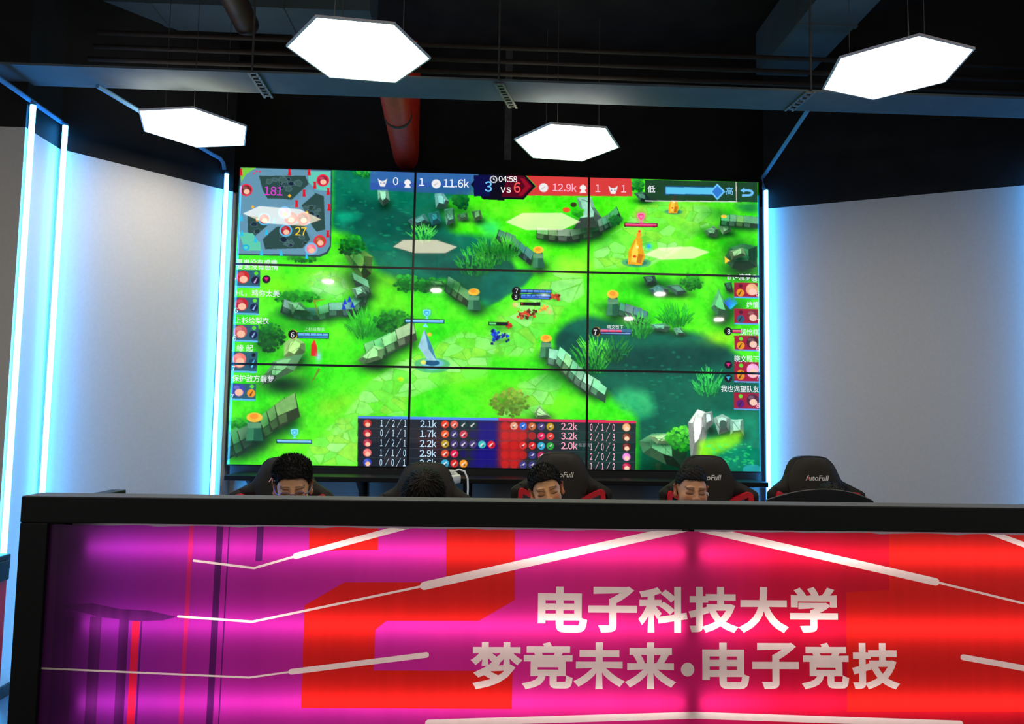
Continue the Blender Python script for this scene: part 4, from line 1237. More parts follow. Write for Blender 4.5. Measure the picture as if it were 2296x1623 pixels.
# banner: one printed translucent sheet for each half, cut into its colour areas
def translucent(name, build):
    m_ = bpy.data.materials.new(name)
    m_.use_nodes = True
    nt = m_.node_tree
    nt.nodes.remove(nt.nodes['Principled BSDF'])
    tr = nt.nodes.new('ShaderNodeBsdfTranslucent')
    df = nt.nodes.new('ShaderNodeBsdfDiffuse')
    gl = nt.nodes.new('ShaderNodeBsdfGlossy')
    gl.inputs['Roughness'].default_value = 0.25
    gl.inputs['Color'].default_value = (0.8, 0.8, 0.8, 1)
    m1 = nt.nodes.new('ShaderNodeMixShader'); m1.inputs[0].default_value = 0.25
    m2 = nt.nodes.new('ShaderNodeMixShader'); m2.inputs[0].default_value = 0.03
    col = build(nt)
    nt.links.new(col, tr.inputs[0]); nt.links.new(col, df.inputs[0])
    nt.links.new(tr.outputs[0], m1.inputs[1]); nt.links.new(df.outputs[0], m1.inputs[2])
    nt.links.new(m1.outputs[0], m2.inputs[1]); nt.links.new(gl.outputs[0], m2.inputs[2])
    nt.links.new(m2.outputs[0], nt.nodes['Material Output'].inputs[0])
    return m_


def flat(rgb, var=0.03, stripes=0.0):
    def f(nt):
        tc = nt.nodes.new('ShaderNodeTexCoord')
        mp = nt.nodes.new('ShaderNodeMapping'); mp.inputs['Scale'].default_value = (14, 1, 0.25)
        nz = nt.nodes.new('ShaderNodeTexNoise'); nz.inputs['Scale'].default_value = 2.0
        nt.links.new(tc.outputs['Object'], mp.inputs[0]); nt.links.new(mp.outputs[0], nz.inputs['Vector'])
        rp = nt.nodes.new('ShaderNodeValToRGB')
        c = lin(rgb)
        rp.color_ramp.elements[0].position = .35; rp.color_ramp.elements[1].position = .65
        rp.color_ramp.elements[0].color = (*[v * (1 - var) for v in c], 1); rp.color_ramp.elements[1].color = (*[min(1, v * (1 + var)) for v in c], 1)
        nt.links.new(nz.outputs['Fac'], rp.inputs[0])
        return rp.outputs[0]
    return f


def ramped(nt):
    tc = nt.nodes.new('ShaderNodeTexCoord')
    sp = nt.nodes.new('ShaderNodeSeparateXYZ')
    nt.links.new(tc.outputs['Object'], sp.inputs[0])
    mr = nt.nodes.new('ShaderNodeMapRange')
    mr.inputs['From Min'].default_value = OX0; mr.inputs['From Max'].default_value = OX1
    nt.links.new(sp.outputs['X'], mr.inputs['Value'])
    rp = nt.nodes.new('ShaderNodeValToRGB')
    els = rp.color_ramp.elements
    stops = ((105, (80, 22, 90)), (260, (150, 36, 158)), (560, (192, 40, 156)), (900, (212, 44, 156)), (1250, (226, 42, 136)), (1560, (230, 36, 116)), (1750, (226, 22, 66)), (1950, (214, 22, 44)), (2296, (205, 22, 34)))
    while len(els) < len(stops): els.new(0.5)
    for e_, (px, c) in zip(els, stops):
        e_.position = (on_plane(px, 1400, CY0)[0] - OX0) / (OX1 - OX0)
        e_.color = (*lin(c), 1)
    nt.links.new(mr.outputs[0], rp.inputs[0])
    mp = nt.nodes.new('ShaderNodeMapping'); mp.inputs['Scale'].default_value = (5, 1, 0.3)
    nz = nt.nodes.new('ShaderNodeTexNoise'); nz.inputs['Scale'].default_value = 1.6; nz.inputs['Detail'].default_value = 3
    nt.links.new(tc.outputs['Object'], mp.inputs[0]); nt.links.new(mp.outputs[0], nz.inputs['Vector'])
    r2 = nt.nodes.new('ShaderNodeValToRGB')
    r2.color_ramp.elements[0].position = .35; r2.color_ramp.elements[1].position = .7
    r2.color_ramp.elements[0].color = (.88, .85, .9, 1); r2.color_ramp.elements[1].color = (1, 1, 1, 1)
    nt.links.new(nz.outputs['Fac'], r2.inputs[0])
    mx = nt.nodes.new('ShaderNodeMix'); mx.data_type = 'RGBA'; mx.blend_type = 'MULTIPLY'; mx.inputs[0].default_value = 1.0
    nt.links.new(rp.outputs[0], mx.inputs[6]); nt.links.new(r2.outputs[0], mx.inputs[7])
    return mx.outputs[2]


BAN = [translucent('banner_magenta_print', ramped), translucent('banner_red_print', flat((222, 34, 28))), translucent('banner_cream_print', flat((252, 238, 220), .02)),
       translucent('banner_dark_purple', flat((92, 24, 98), .15)), translucent('banner_rose', flat((235, 30, 70))), translucent('banner_faint_rose', flat((206, 36, 110)))]


def bp(*pts): return [on_plane(x, y, CY0) for x, y in pts]


def thick(pts, wd, round_ends=True):
    """outline of a line drawn with a round pen; wd in metres (scalar)"""
    out = []
    for (a, b) in zip(pts[:-1], pts[1:]):
        dx, dy = b[0] - a[0], b[1] - a[1]
        L = math.hypot(dx, dy); an = math.atan2(dy, dx)
        q = []
        for k in range(7):
            t = an + math.pi / 2 + math.pi * k / 6
            q.append((a[0] + wd / 2 * math.cos(t), a[1] + wd / 2 * math.sin(t)))
        for k in range(7):
            t = an - math.pi / 2 + math.pi * k / 6
            q.append((b[0] + wd / 2 * math.cos(t), b[1] + wd / 2 * math.sin(t)))
        out.append(q)
    return out


PX = 0.001512                    # metres for a pixel of the photograph on the banner
shapes = []                      # (priority, polygon, material index)
shapes.append((1, bp((690, 1150), (846, 1150), (846, 1235), (765, 1235), (690, 1240)), 1))
shapes.append((1, bp((770, 1308), (1000, 1308), (1000, 1150), (1155, 1150), (1155, 1348), (1073, 1395), (865, 1395), (840, 1415), (836, 1507), (1150, 1508), (1148, 1594), (672, 1592), (680, 1360)), 1))
xr = OX1 + .02
shapes.append((1, [on_plane(2000, 1150, CY0), (xr, 1.2), (xr, on_plane(2000, 1600, CY0)[1]), on_plane(1905, 1600, CY0), on_plane(1903, 1330, CY0), on_plane(2000, 1325, CY0)], 1))
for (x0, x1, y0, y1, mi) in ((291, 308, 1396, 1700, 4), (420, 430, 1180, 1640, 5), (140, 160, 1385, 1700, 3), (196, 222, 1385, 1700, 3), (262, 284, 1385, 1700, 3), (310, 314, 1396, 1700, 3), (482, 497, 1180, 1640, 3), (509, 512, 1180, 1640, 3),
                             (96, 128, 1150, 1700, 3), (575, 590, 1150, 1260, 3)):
    shapes.append((2, bp((x0, y0), (x1, y0), (x1 - (y1 - y0) * .055, y1), (x0 - (y1 - y0) * .055, y1)), mi))  # slanting dark purple and rose stripes coloured into the sheet
# long dark smear on the left
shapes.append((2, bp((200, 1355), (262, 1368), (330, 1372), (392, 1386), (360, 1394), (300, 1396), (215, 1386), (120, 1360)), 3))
for pts, wd in ((((430, 1259), (566, 1276), (660, 1249)), 5), (((660, 1249), (930, 1176)), 13), (((395, 1385), (562, 1397), (950, 1316)), 5), (((950, 1316), (1560, 1180)), 18),
                (((60, 1501), (555, 1523), (650, 1510)), 4), (((650, 1510), (955, 1472)), 12), (((1540, 1178), (2105, 1307)), 17), (((2105, 1307), (2600, 1428)), 5),
                (((2215, 1190), (2420, 1266)), 12), (((2167, 1477), (2560, 1548)), 13), (((960, 1626), (1560, 1608), (2160, 1628)), 15)):
    for q in thick([on_plane(x, y, CY0) for x, y in pts], wd * PX):
        shapes.append((3, q, 2))
tris = []


def bold_loops(V2, fs, d_):
    """outline loops of a filled glyph, pushed outwards by d_"""
    key = lambda p: (round(p[0], 5), round(p[1], 5))
    he = {}
    for f in fs:
        a, b, c = (V2[i] for i in f)
        if (b[0] - a[0]) * (c[1] - a[1]) - (c[0] - a[0]) * (b[1] - a[1]) < 0: b, c = c, b
        for p, q in ((a, b), (b, c), (c, a)):
            if key(p) != key(q): he[(key(p), key(q))] = 1
    nxt = {}
    for (p, q) in he:
        if (q, p) not in he: nxt.setdefault(p, []).append(q)
    loops = []
    while nxt:
        p0 = next(iter(nxt)); L = [p0]; p = p0
        while p in nxt:
            q = nxt[p].pop()
            if not nxt[p]: del nxt[p]
            if q == p0: break
            L.append(q); p = q
        if len(L) > 2: loops.append(L)
    out = []
    for L in loops:
        n = len(L); M_ = []
        for k in range(n):
            a, b, c = np.array(L[k - 1]), np.array(L[k]), np.array(L[(k + 1) % n])
            u, v = b - a, c - b
            u = u / (np.hypot(*u) + 1e-12); v = v / (np.hypot(*v) + 1e-12)
            n1, n2 = np.array((u[1], -u[0])), np.array((v[1], -v[0]))
            m_ = n1 + n2; l_ = np.hypot(*m_)
            m_ = n1 if l_ < 1e-6 else m_ / l_
            M_.append(tuple(b + m_ * d_ / max(.6, float(m_ @ n1))))
        out.append(M_)
    return out


for body, px0, px1, ybase, hp in (('电子科技大学', 1210, 1878, 1409, 92), ('梦竞未来·电子竞技', 1060, 2020, 1537, 93)):
    n = len(body)
    # each character is set in its own cell so that the spacing follows the sign
    if n == 6:
        cells = [(1210 + 114 * k, 102) for k in range(6)]
    else:
        cells = [(1060 + 116.5 * k, 102) for k in range(4)] + [(1531, 29)] + [(1582 + 113.3 * k, 98) for k in range(4)]
    for ch, (cx, cw) in zip(body, cells):
        if ch == '·':
            c0 = on_plane(1545, 1505, CY0)
            shapes.append((3, [(c0[0] + 15 * PX * math.cos(a * .349), c0[1] + 15 * PX * math.sin(a * .349)) for a in range(18)], 2))
            continue
        vs, fs = text_tris(ch, 1.0)
        x0 = min(v[0] for v in vs); x1 = max(v[0] for v in vs); y0 = min(v[1] for v in vs); y1 = max(v[1] for v in vs)
        X0, Z0 = on_plane(cx, ybase + 8, CY0)
        ww, hh = cw * PX, hp * PX
        tris.append(bold_loops([(X0 + (v[0] - x0) / (x1 - x0) * ww, Z0 + (v[1] - y0) / (y1 - y0) * hh) for v in vs], fs, 0.0056))


def banner_half(xa, xb):
    za, zb = OZ0 + 0.002, OZ1 - 0.006
    n_top = 110
    top = [(xb - (xb - xa) * k / n_top, zb - 0.003 * (0.5 + 0.5 * math.sin(k * 1.1 + xa)) - (0.003 if k % 7 == 3 else 0)) for k in range(n_top + 1)]
    verts = []; faces = []; info = []
    def addp(q, pr, mi):
        ids = []
        for p in q:
            verts.append(Vector((p[0], p[1]))); ids.append(len(verts) - 1)
        faces.append(ids); info.append((pr, mi))
    addp([(xa, za), (xb, za)] + top, 0, 0)
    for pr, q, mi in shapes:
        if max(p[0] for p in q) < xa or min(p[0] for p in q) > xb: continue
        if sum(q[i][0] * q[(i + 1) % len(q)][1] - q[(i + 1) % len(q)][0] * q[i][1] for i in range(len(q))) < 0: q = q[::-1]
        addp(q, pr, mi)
    edges = [(f[k - 1], f[k]) for f in faces for k in range(len(f))]
    gl = []
    for loops in tris:
        if max(p[0] for L in loops for p in L) < xa or min(p[0] for L in loops for p in L) > xb: continue
        gl.append(loops)
        for L in loops:
            o = len(verts)
            verts += [Vector(p) for p in L]
            edges += [(o + k, o + (k + 1) % len(L)) for k in range(len(L))]
    V, E_, F, ov, oe, of = delaunay_2d_cdt(verts, edges, [], 0, 1e-6)
    VA = np.array([(v.x, v.y) for v in V]); FA = np.array([f[:3] for f in F])
    cen = VA[FA].mean(1)
    best = np.full(len(FA), -1); mat_i = np.zeros(len(FA), int)
    for ids, (pr, mi) in zip(faces, info):
        q = np.array([verts[i][:] for i in ids])
        near = np.where((cen[:, 0] >= q[:, 0].min()) & (cen[:, 0] <= q[:, 0].max()) & (cen[:, 1] >= q[:, 1].min()) & (cen[:, 1] <= q[:, 1].max()))[0]
        if not len(near): continue
        X, Y = cen[near, 0], cen[near, 1]
        ins = np.zeros(len(near), bool)
        for k in range(len(q)):
            (ax, ay), (bx, by) = q[k], q[k - 1]
            if ay == by: continue
            ins ^= ((ay > Y) != (by > Y)) & (X < (bx - ax) * (Y - ay) / (by - ay) + ax)
        hit = near[ins]
        if pr == 0:
            best[hit] = 0
        else:
            up = hit[(best[hit] >= 0) & (best[hit] <= pr)]
            best[up] = pr; mat_i[up] = mi
    for loops in gl:
        A_ = np.array([p for L in loops for p in L])
        near = np.where((cen[:, 0] >= A_[:, 0].min()) & (cen[:, 0] <= A_[:, 0].max()) & (cen[:, 1] >= A_[:, 1].min()) & (cen[:, 1] <= A_[:, 1].max()))[0]
        X, Y = cen[near, 0], cen[near, 1]
        wn = np.zeros(len(near), int)
        for L in loops:
            for (ax, ay), (bx, by) in zip(L, L[1:] + L[:1]):
                side = (bx - ax) * (Y - ay) - (X - ax) * (by - ay)
                wn += ((ay <= Y) & (by > Y) & (side > 0)).astype(int) - ((ay > Y) & (by <= Y) & (side < 0)).astype(int)
        hit = near[(wn > 0) & (best[near] >= 0)]
        mat_i[hit] = 2; best[hit] = 9
    m_ = MB()
    m_.v = [(v.x, CY0 + 0.017, v.y) for v in V]
    for f, b_, mi in zip(FA.tolist(), best, mat_i):
        if b_ < 0: continue
        m_.f.append(tuple(f)); m_.mi.append(int(mi))
    me = bpy.data.meshes.new('banner')
    me.from_pydata(m_.v, [], m_.f)
    for b_ in BAN: me.materials.append(b_)
    me.polygons.foreach_set('material_index', m_.mi)
    me.update()
    o = bpy.data.objects.new('banner', me)
    C.objects.link(o)
    o.parent = cn
    o.matrix_parent_inverse = Matrix.Translation((-CXM, -CY0, 0))
    return o


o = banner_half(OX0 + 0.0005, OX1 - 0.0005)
o['label'] = 'backlit banner with cream lettering and light streaks on purple, magenta and red'

# ------------------------------------------------------------------ desk and the one monitor that shows above the counter
e = empty('gaming_desk', (0.6, -2.2, 0))
tag(e, 'black desk behind the counter where the players sit', 'desk')
MB().box(-2.05, 2.05, -0.22, 0.3, 0.72, 0.75, 0.004).build('desk_top', M_DESK, e)
for x in (-1.98, -0.7, 0.6, 1.98):
    MB().box(x - 0.025, x + 0.025, -0.2, 0.25, 0, 0.719).build('leg', M_DESK, e)

e = empty('curved_monitor', (1.335, -2.0, 0.75))
tag(e, 'black arc-topped monitor seen from behind, in front of the rightmost chair', 'monitor')
nn = 28
m = MB()
P1 = []
for k in range(nn + 1):
    u = -1 + 2 * k / nn
    zt = 0.466 - 0.058 * abs(u) ** 2.0 - (0.018 * max(0, (abs(u) - .93) / .07) ** 2)
    P1.append((u * 0.243, 0.05 * u * u, zt))
for k in range(nn):
    a, b = P1[k], P1[k + 1]
    o0 = len(m.v)
    m.v += [(a[0], a[1], a[2]), (b[0], b[1], b[2]), (b[0], b[1] + .022, b[2]), (a[0], a[1] + .022, a[2]), (a[0], a[1], .12), (b[0], b[1], .12), (b[0], b[1] + .022, .12), (a[0], a[1] + .022, .12)]
    q = [(0, 1, 2, 3), (0, 4, 5, 1), (3, 2, 6, 7), (4, 7, 6, 5)]
    if k == 0: q.append((0, 3, 7, 4))
    if k == nn - 1: q.append((1, 5, 6, 2))
    m.f += [tuple(i + o0 for i in f) for f in q]; m.mi += [0] * len(q)
o = m.build('housing', M_PLASTIC, e, True)
MB().tube([(p[0], p[1] + .006, p[2] + .0005) for p in P1], 0.0035, 6).build('top_rim', M_LEDGE, e, True)
MB().box(-0.03, 0.03, -0.045, -0.001, 0.02, 0.30, 0.004).build('stand_neck', M_PLASTIC, e)
MB().box(-0.12, 0.12, -0.12, 0.07, 0.0, 0.018, 0.004).build('stand_foot', M_PLASTIC, e)

# white adapter with its cable on the shelf below the displays
e = empty('power_adapter', (-0.30, -0.30, 1.10))
tag(e, 'small white plug adapter hanging over the shelf edge with a white cable', 'adapter')
o = MB().box(-0.055, 0.045, -0.05, 0.03, -0.026, 0.026, 0.006).build('socket_block', M_WPLAST, e, True)
o.rotation_euler = (0.25, -0.12, 0.5); o.location = (0.0, -0.045, 0.008)
MB().box(-0.035, 0.02, -0.075, -0.03, 0.03, 0.058, 0.006).build('plug', M_WPLAST, e, True)
MB().tube([(-0.03, -0.055, 0.045), (-0.05, -0.07, 0.03), (-0.075, -0.08, 0.0)], 0.0045, 8).build('short_lead', M_CABLE, e, True)
MB().tube([(0.015, -0.055, 0.048), (0.05, -0.06, 0.062), (0.085, -0.062, 0.05), (0.105, -0.065, 0.005), (0.108, -0.067, -0.06), (0.104, -0.066, -0.2), (0.11, -0.06, -0.5), (0.13, -0.05, -1.09)], 0.0058, 8).build('cable', M_CABLE, e, True)

# red pedestal cut off by the left edge
e = empty('red_pedestal', (-2.45, -1.50, 0))
tag(e, 'tall red pedestal with a dark cap, cut off by the left edge', 'pedestal')
MB().box(-0.12, 0.118, -0.07, 0.07, 0.0, 0.74, 0.012).build('column', M_RED, e)
MB().box(-0.125, 0.122, -0.075, 0.075, 0.741, 0.815, 0.006).build('cap', M_PLASTIC, e)
MB().box(0.1185, 0.134, -0.05, 0.05, 0.70, 0.79, 0.003).build('side_clip', M_PLASTIC, e)

# ------------------------------------------------------------------ gaming chairs
def slab(outline, holes, yf, thf, step):
    """closed slab over an outline in (x, z): front y = yf(x,z), thickness thf(x,z,edge distance)"""
    def dens(q):
        out = []
        for a, b in zip(q, q[1:] + q[:1]):
            n = max(1, int(math.hypot(b[0] - a[0], b[1] - a[1]) / step))
            out += [(a[0] + (b[0] - a[0]) * k / n, a[1] + (b[1] - a[1]) * k / n) for k in range(n)]
        return out
    loops = [dens(outline)] + [dens(h) for h in holes]
    verts = []; edges = []
    for L in loops:
        o = len(verts)
        verts += [Vector(p) for p in L]
        edges += [(o + k, o + (k + 1) % len(L)) for k in range(len(L))]
    A = np.array([tuple(v) for v in verts])

    def inside(p):
        r = False
        for L in loops:
            for (ax, ay), (bx, by) in zip(L, L[1:] + L[:1]):
                if (ay > p[1]) != (by > p[1]) and p[0] < (bx - ax) * (p[1] - ay) / (by - ay) + ax: r = not r
        return r
    x0, z0 = A.min(0); x1, z1 = A.max(0)
    gx = x0 + step * .5
    while gx < x1:
        gz = z0 + step * .5
        while gz < z1:
            if inside((gx, gz)) and np.hypot(*(A - (gx, gz)).T).min() > step * .6: verts.append(Vector((gx, gz)))
            gz += step
        gx += step
    V, E_, F, *_ = delaunay_2d_cdt(verts, edges, [], 0, 1e-6)
    F = [f for f in F if inside(tuple((V[f[0]] + V[f[1]] + V[f[2]]) / 3))]
    m_ = MB()
    n = len(V)
    ed = [float(np.hypot(*(A - tuple(v)).T).min()) for v in V]
    fr = [(v.x, yf(v.x, v.y) - thf(v.x, v.y, d_) * .7, v.y) for v, d_ in zip(V, ed)]
    bk = [(v.x, yf(v.x, v.y) + thf(v.x, v.y, d_) * .3 + .002, v.y) for v, d_ in zip(V, ed)]
    m_.v = fr + bk
    cnt = {}
    for f in F:
        m_.f.append(tuple(f)); m_.f.append(tuple(i + n for i in f[::-1]))
        for a, b in zip(f, list(f[1:]) + [f[0]]):
            cnt[(a, b)] = 1
    for (a, b) in cnt:
        if (b, a) not in cnt: m_.f.append((a, b, b + n, a + n))
    m_.mi = [0] * len(m_.f)
    return m_


def mirror(h): return h + [(-x, z) for x, z in h[::-1] if abs(x) > 1e-6]


def make_chair():
    e = empty('gaming_chair')
    yf = lambda x, z: 0.06 * max(0, 1.30 - z) * -0.2 + 0.05 * (1.3 - z) * -1 + 0.30 - 0.9 * max(0, abs(x) - .13) ** 1.4
    hole = [(.118, 1.062), (.207, 1.108), (.214, .965), (.135, .945)]
    half = [(0, 1.315), (.055, 1.313), (.088, 1.305), (.112, 1.285), (.128, 1.258), (.152, 1.200), (.166, 1.182), (.252, 1.133), (.264, 1.122), (.266, 1.10), (.256, .95), (.232, .80), (.205, .70), (.20, .62), (.205, .54), (0, .54)]
    puff = lambda x, z, d_: .022 + .055 * (1 - math.exp(-d_ / .03))
    slab(mirror(half), [hole, [(-x, z) for x, z in hole]], yf, puff, .026).build('backrest', M_FABWING, e, True)
    pad = [(0, 1.306), (.05, 1.304), (.082, 1.296), (.104, 1.276), (.12, 1.25), (.143, 1.195), (.146, 1.16), (.128, 1.09), (.118, 1.0), (.12, .8), (.13, .62), (0, .6)]
    slab(mirror(pad), [], lambda x, z: yf(x, z) - .045, lambda x, z, d_: .006 + .042 * (1 - math.exp(-d_ / .025)), .026).build('centre_pad', M_FAB, e, True)
    for s_ in (1, -1):
        out = [(.100, 1.066), (.104, 1.078), (.204, 1.128), (.219, 1.126), (.226, 1.114), (.234, .955), (.222, .945), (.13, .922), (.118, .932)]
        inn = [(.124, 1.062), (.203, 1.101), (.209, .968), (.138, .95)]
        q = lambda L: [(s_ * x, z) for x, z in L]
        slab(q(out), [q(inn)], lambda x, z: yf(x, z) - .033, lambda x, z, d_: .05, .03).build('wing_frame', M_RED, e, True)
    # lettering on the head pad
    lg = None
    for body, mt, xo in (('A', M_RED, -.062), ('utoFull', M_WHITE, -.048)):
        vs, fs = text_tris(body, 1.0, shear=.22, offset=.018)
        mn = min(v[0] for v in vs); mx = max(v[0] for v in vs)
        ww = .0185 if body == 'A' else .112
        sc = ww / (mx - mn); sz = .0285 / .73
        m_ = MB()
        for v in vs:
            x, z = xo + (v[0] - mn) * sc, 1.188 + v[1] * sz
            m_.v.append((x, yf(x, z) - .045 - .048 * .7 - .0012, z))
        m_.f = [tuple(f) for f in fs]; m_.mi = [0] * len(fs)
        o = m_.build('logo_lettering', mt, e)
        if body == 'utoFull': lg = o
    # white slash of the logo's first letter
    m_ = MB()
    for (x, z) in ((-.066, 1.188), (-.0615, 1.188), (-.0455, 1.2165), (-.050, 1.2165)): m_.v.append((x, yf(x, z) - .045 - .048 * .7 - .0018, z))
    m_.f = [(0, 1, 2, 3)]; m_.mi = [0]
    m_.build('logo_lettering', M_WHITE, e)
    # seat, arms and base
    MB().box(-.235, .235, -.28, .24, .36, .455, .035).build('seat', M_FABWING, e, True)
    for s_ in (1, -1):
        MB().box(s_ * .25 - .035, s_ * .25 + .035, -.16, .12, .66, .69, .01).build('armrest', M_PLASTIC, e, True)
        MB().box(s_ * .255 - .015, s_ * .255 + .015, -.05, .02, .40, .659, .004).build('arm_post', M_PLASTIC, e, True)
    MB().tube([(0, 0, .12), (0, 0, .359)], .03, 12).build('gas_column', M_PLASTIC, e, True)
    for k in range(5):
        a = k * 2 * math.pi / 5 + .3
        x, y = .25 * math.cos(a), .25 * math.sin(a)
        lgm = MB().tube([(0, 0, .13), (x * .6, y * .6, .11), (x, y, .085)], [.03, .024, .018], 8).build('base_leg', M_PLASTIC, e, True)
        MB().tube([(x - .025 * math.sin(a), y + .025 * math.cos(a), .031), (x + .025 * math.sin(a), y - .025 * math.cos(a), .031)], .03, 14).build('caster', M_PLASTIC, lgm, True)
    return e


chair0 = make_chair()
CH = [(-1.13, -1.40, -.045, .04, 'black winged gaming chair behind the boy with glasses, at the left end'),
      (-.405, -1.42, -.062, -.02, 'black winged gaming chair behind the bowed head, second from the left'),
      (.312, -1.40, 0, .0, 'black gaming chair with red wing frames, in front of the middle of the video wall'),
      (1.10, -1.40, -.005, .02, 'black gaming chair with red wing frames, behind the boy with the earbud'),
      (1.682, -1.40, .0, .03, 'black gaming chair against the grey right wall, behind the monitor')]
for k, (x, y, dz, rz, lb) in enumerate(CH):
    c = chair0 if k == 0 else copy_tree(chair0)
    c.location = (x, y, 0)
    c.rotation_euler = (0, 0, rz)
    tag(c, lb, 'chair', 'black gaming chairs in a row')
    CH[k] = (c, dz)
for c, dz in CH:                  # seat height: everything above the gas column moves up or down
    for ch in c.children:
        if not ch.name.startswith(('base_leg', 'gas_column')):
            ch.location.z += dz

# ------------------------------------------------------------------ people
class SDF:
    """signed distance field on a rectilinear grid, meshed by surface nets"""
    def __init__(s, xs, ys, zs):
        s.g = [np.asarray(a, np.float32) for a in (xs, ys, zs)]
        s.D = np.full([len(a) for a in s.g], 0.2, np.float32)

    def _blk(s, lo, hi):
        sl = []
        for a, l, h in zip(s.g, lo, hi):
            i0 = max(0, int(np.searchsorted(a, l)) - 1); i1 = min(len(a), int(np.searchsorted(a, h)) + 1)
            if i1 <= i0: return None, None
            sl.append(slice(i0, i1))
        P = np.stack(np.meshgrid(*[a[q] for a, q in zip(s.g, sl)], indexing='ij'), -1)
        return tuple(sl), P

    def op(s, sl, d, k, sub=False):
        a = s.D[sl]
        if sub:
            d = -d
            h = np.clip(.5 + .5 * (d - a) / k, 0, 1)
            s.D[sl] = a * (1 - h) + d * h + k * h * (1 - h)
        else:
            h = np.clip(.5 + .5 * (a - d) / k, 0, 1)
            s.D[sl] = a * (1 - h) + d * h - k * h * (1 - h)

    def ell(s, c, r, k=.01, T=None, sub=False, rot=None):
        """T = (rotation 3x3 head->world, origin)"""
        c = np.array(c, float)
        if T is not None: c = c * T[2]; r = tuple(v * T[2] for v in r)
        cw = c if T is None else T[0] @ c + T[1]
        m = max(r) + .03 + k
        sl, P = s._blk(cw - m, cw + m)
        if sl is None: return
        q = P - cw
        if T is not None: q = q @ T[0]
        if rot is not None: q = q @ rot
        r = np.array(r, np.float32)
        k0 = np.sqrt(((q / r) ** 2).sum(-1)); k1 = np.sqrt(((q / r ** 2) ** 2).sum(-1)) + 1e-9
        s.op(sl, k0 * (k0 - 1) / k1, k, sub)

    def cap(s, a, b, ra, rb, k=.01, T=None, sub=False):
        a, b = np.array(a, float), np.array(b, float)
        if T is not None: a, b, ra, rb = T[0] @ (a * T[2]) + T[1], T[0] @ (b * T[2]) + T[1], ra * T[2], rb * T[2]
        m = max(ra, rb) + .03 + k
        sl, P = s._blk(np.minimum(a, b) - m, np.maximum(a, b) + m)
        if sl is None: return
        ab = b - a
        t = np.clip(((P - a) @ ab) / (ab @ ab), 0, 1)
        d = np.linalg.norm(P - (a + t[..., None] * ab), axis=-1) - (ra + (rb - ra) * t)
        s.op(sl, d, k, sub)

    def mesh(s):
        D = s.D; gx, gy, gz = s.g
        ins = D < 0
        n = [len(a) - 1 for a in s.g]
        cnt = np.zeros(n, np.int8)
        for i in (0, 1):
            for j in (0, 1):
                for k in (0, 1): cnt += ins[i:i + n[0], j:j + n[1], k:k + n[2]]
        I, J, K = np.where((cnt > 0) & (cnt < 8))
        idx = np.full(n, -1); idx[I, J, K] = np.arange(len(I))
        acc = np.zeros((len(I), 3)); num = np.zeros(len(I))
        cor = [(i, j, k) for i in (0, 1) for j in (0, 1) for k in (0, 1)]
        for a in cor:
            for ax in range(3):
                if a[ax]: continue
                b = list(a); b[ax] = 1
                da = D[I + a[0], J + a[1], K + a[2]]; db = D[I + b[0], J + b[1], K + b[2]]
                m = (da < 0) != (db < 0)
                t = np.where(m, da / np.where(da == db, 1, da - db), 0)
                pa = np.stack([gx[I + a[0]], gy[J + a[1]], gz[K + a[2]]], -1); pb = np.stack([gx[I + b[0]], gy[J + b[1]], gz[K + b[2]]], -1)
                acc[m] += (pa + t[:, None] * (pb - pa))[m]; num[m] += 1
        V = acc / num[:, None]
        F = []
        for ax in range(3):
            o = [q for q in range(3) if q != ax]
            A = np.take(ins, range(n[ax]), axis=ax); B = np.take(ins, range(1, n[ax] + 1), axis=ax)
            ed = A != B
            w = list(np.where(ed)); keep = np.ones(len(w[0]), bool)
            for q in o: keep &= (w[q] > 0) & (w[q] < n[q])
            w = [q[keep] for q in w]
            quad_ = []
            for d1, d2 in ((1, 1), (0, 1), (0, 0), (1, 0)):
                c = [q.copy() for q in w]; c[o[0]] -= d1; c[o[1]] -= d2
                quad_.append(idx[c[0], c[1], c[2]])
            quad_ = np.stack(quad_, -1)
            fl = A[w[0], w[1], w[2]]
            if ax == 1: fl = ~fl
            quad_ = np.where(fl[:, None], quad_, quad_[:, ::-1])
            F.append(quad_)
        return V, np.concatenate(F)


def np_mesh(name, V, F, mt, parent, col=None, smooth=True):
    me = bpy.data.meshes.new(name)
    k = F.shape[1]
    me.vertices.add(len(V)); me.vertices.foreach_set('co', np.asarray(V, np.float32).ravel())
    me.loops.add(F.size); me.loops.foreach_set('vertex_index', F.ravel().astype(np.int32))
    me.polygons.add(len(F)); me.polygons.foreach_set('loop_start', np.arange(0, F.size, k)); me.polygons.foreach_set('loop_total', np.full(len(F), k))
    me.update(calc_edges=True)
    me.validate()
    if smooth: me.polygons.foreach_set('use_smooth', np.ones(len(me.polygons), bool))
    if col is not None:
        at = me.color_attributes.new('Col', 'FLOAT_COLOR', 'POINT')
        at.data.foreach_set('color', np.c_[col, np.ones(len(col))].astype(np.float32).ravel())
    me.materials.append(mt)
    o = bpy.data.objects.new(name, me)
    C.objects.link(o)
    o.parent = parent
    return o


def axis_pts(lo, hi, f0, f1, fine, coarse):
    a = list(np.arange(lo, f0, coarse)) + list(np.arange(f0, f1, fine)) + list(np.arange(f1, hi + coarse, coarse))
    return np.array(a)


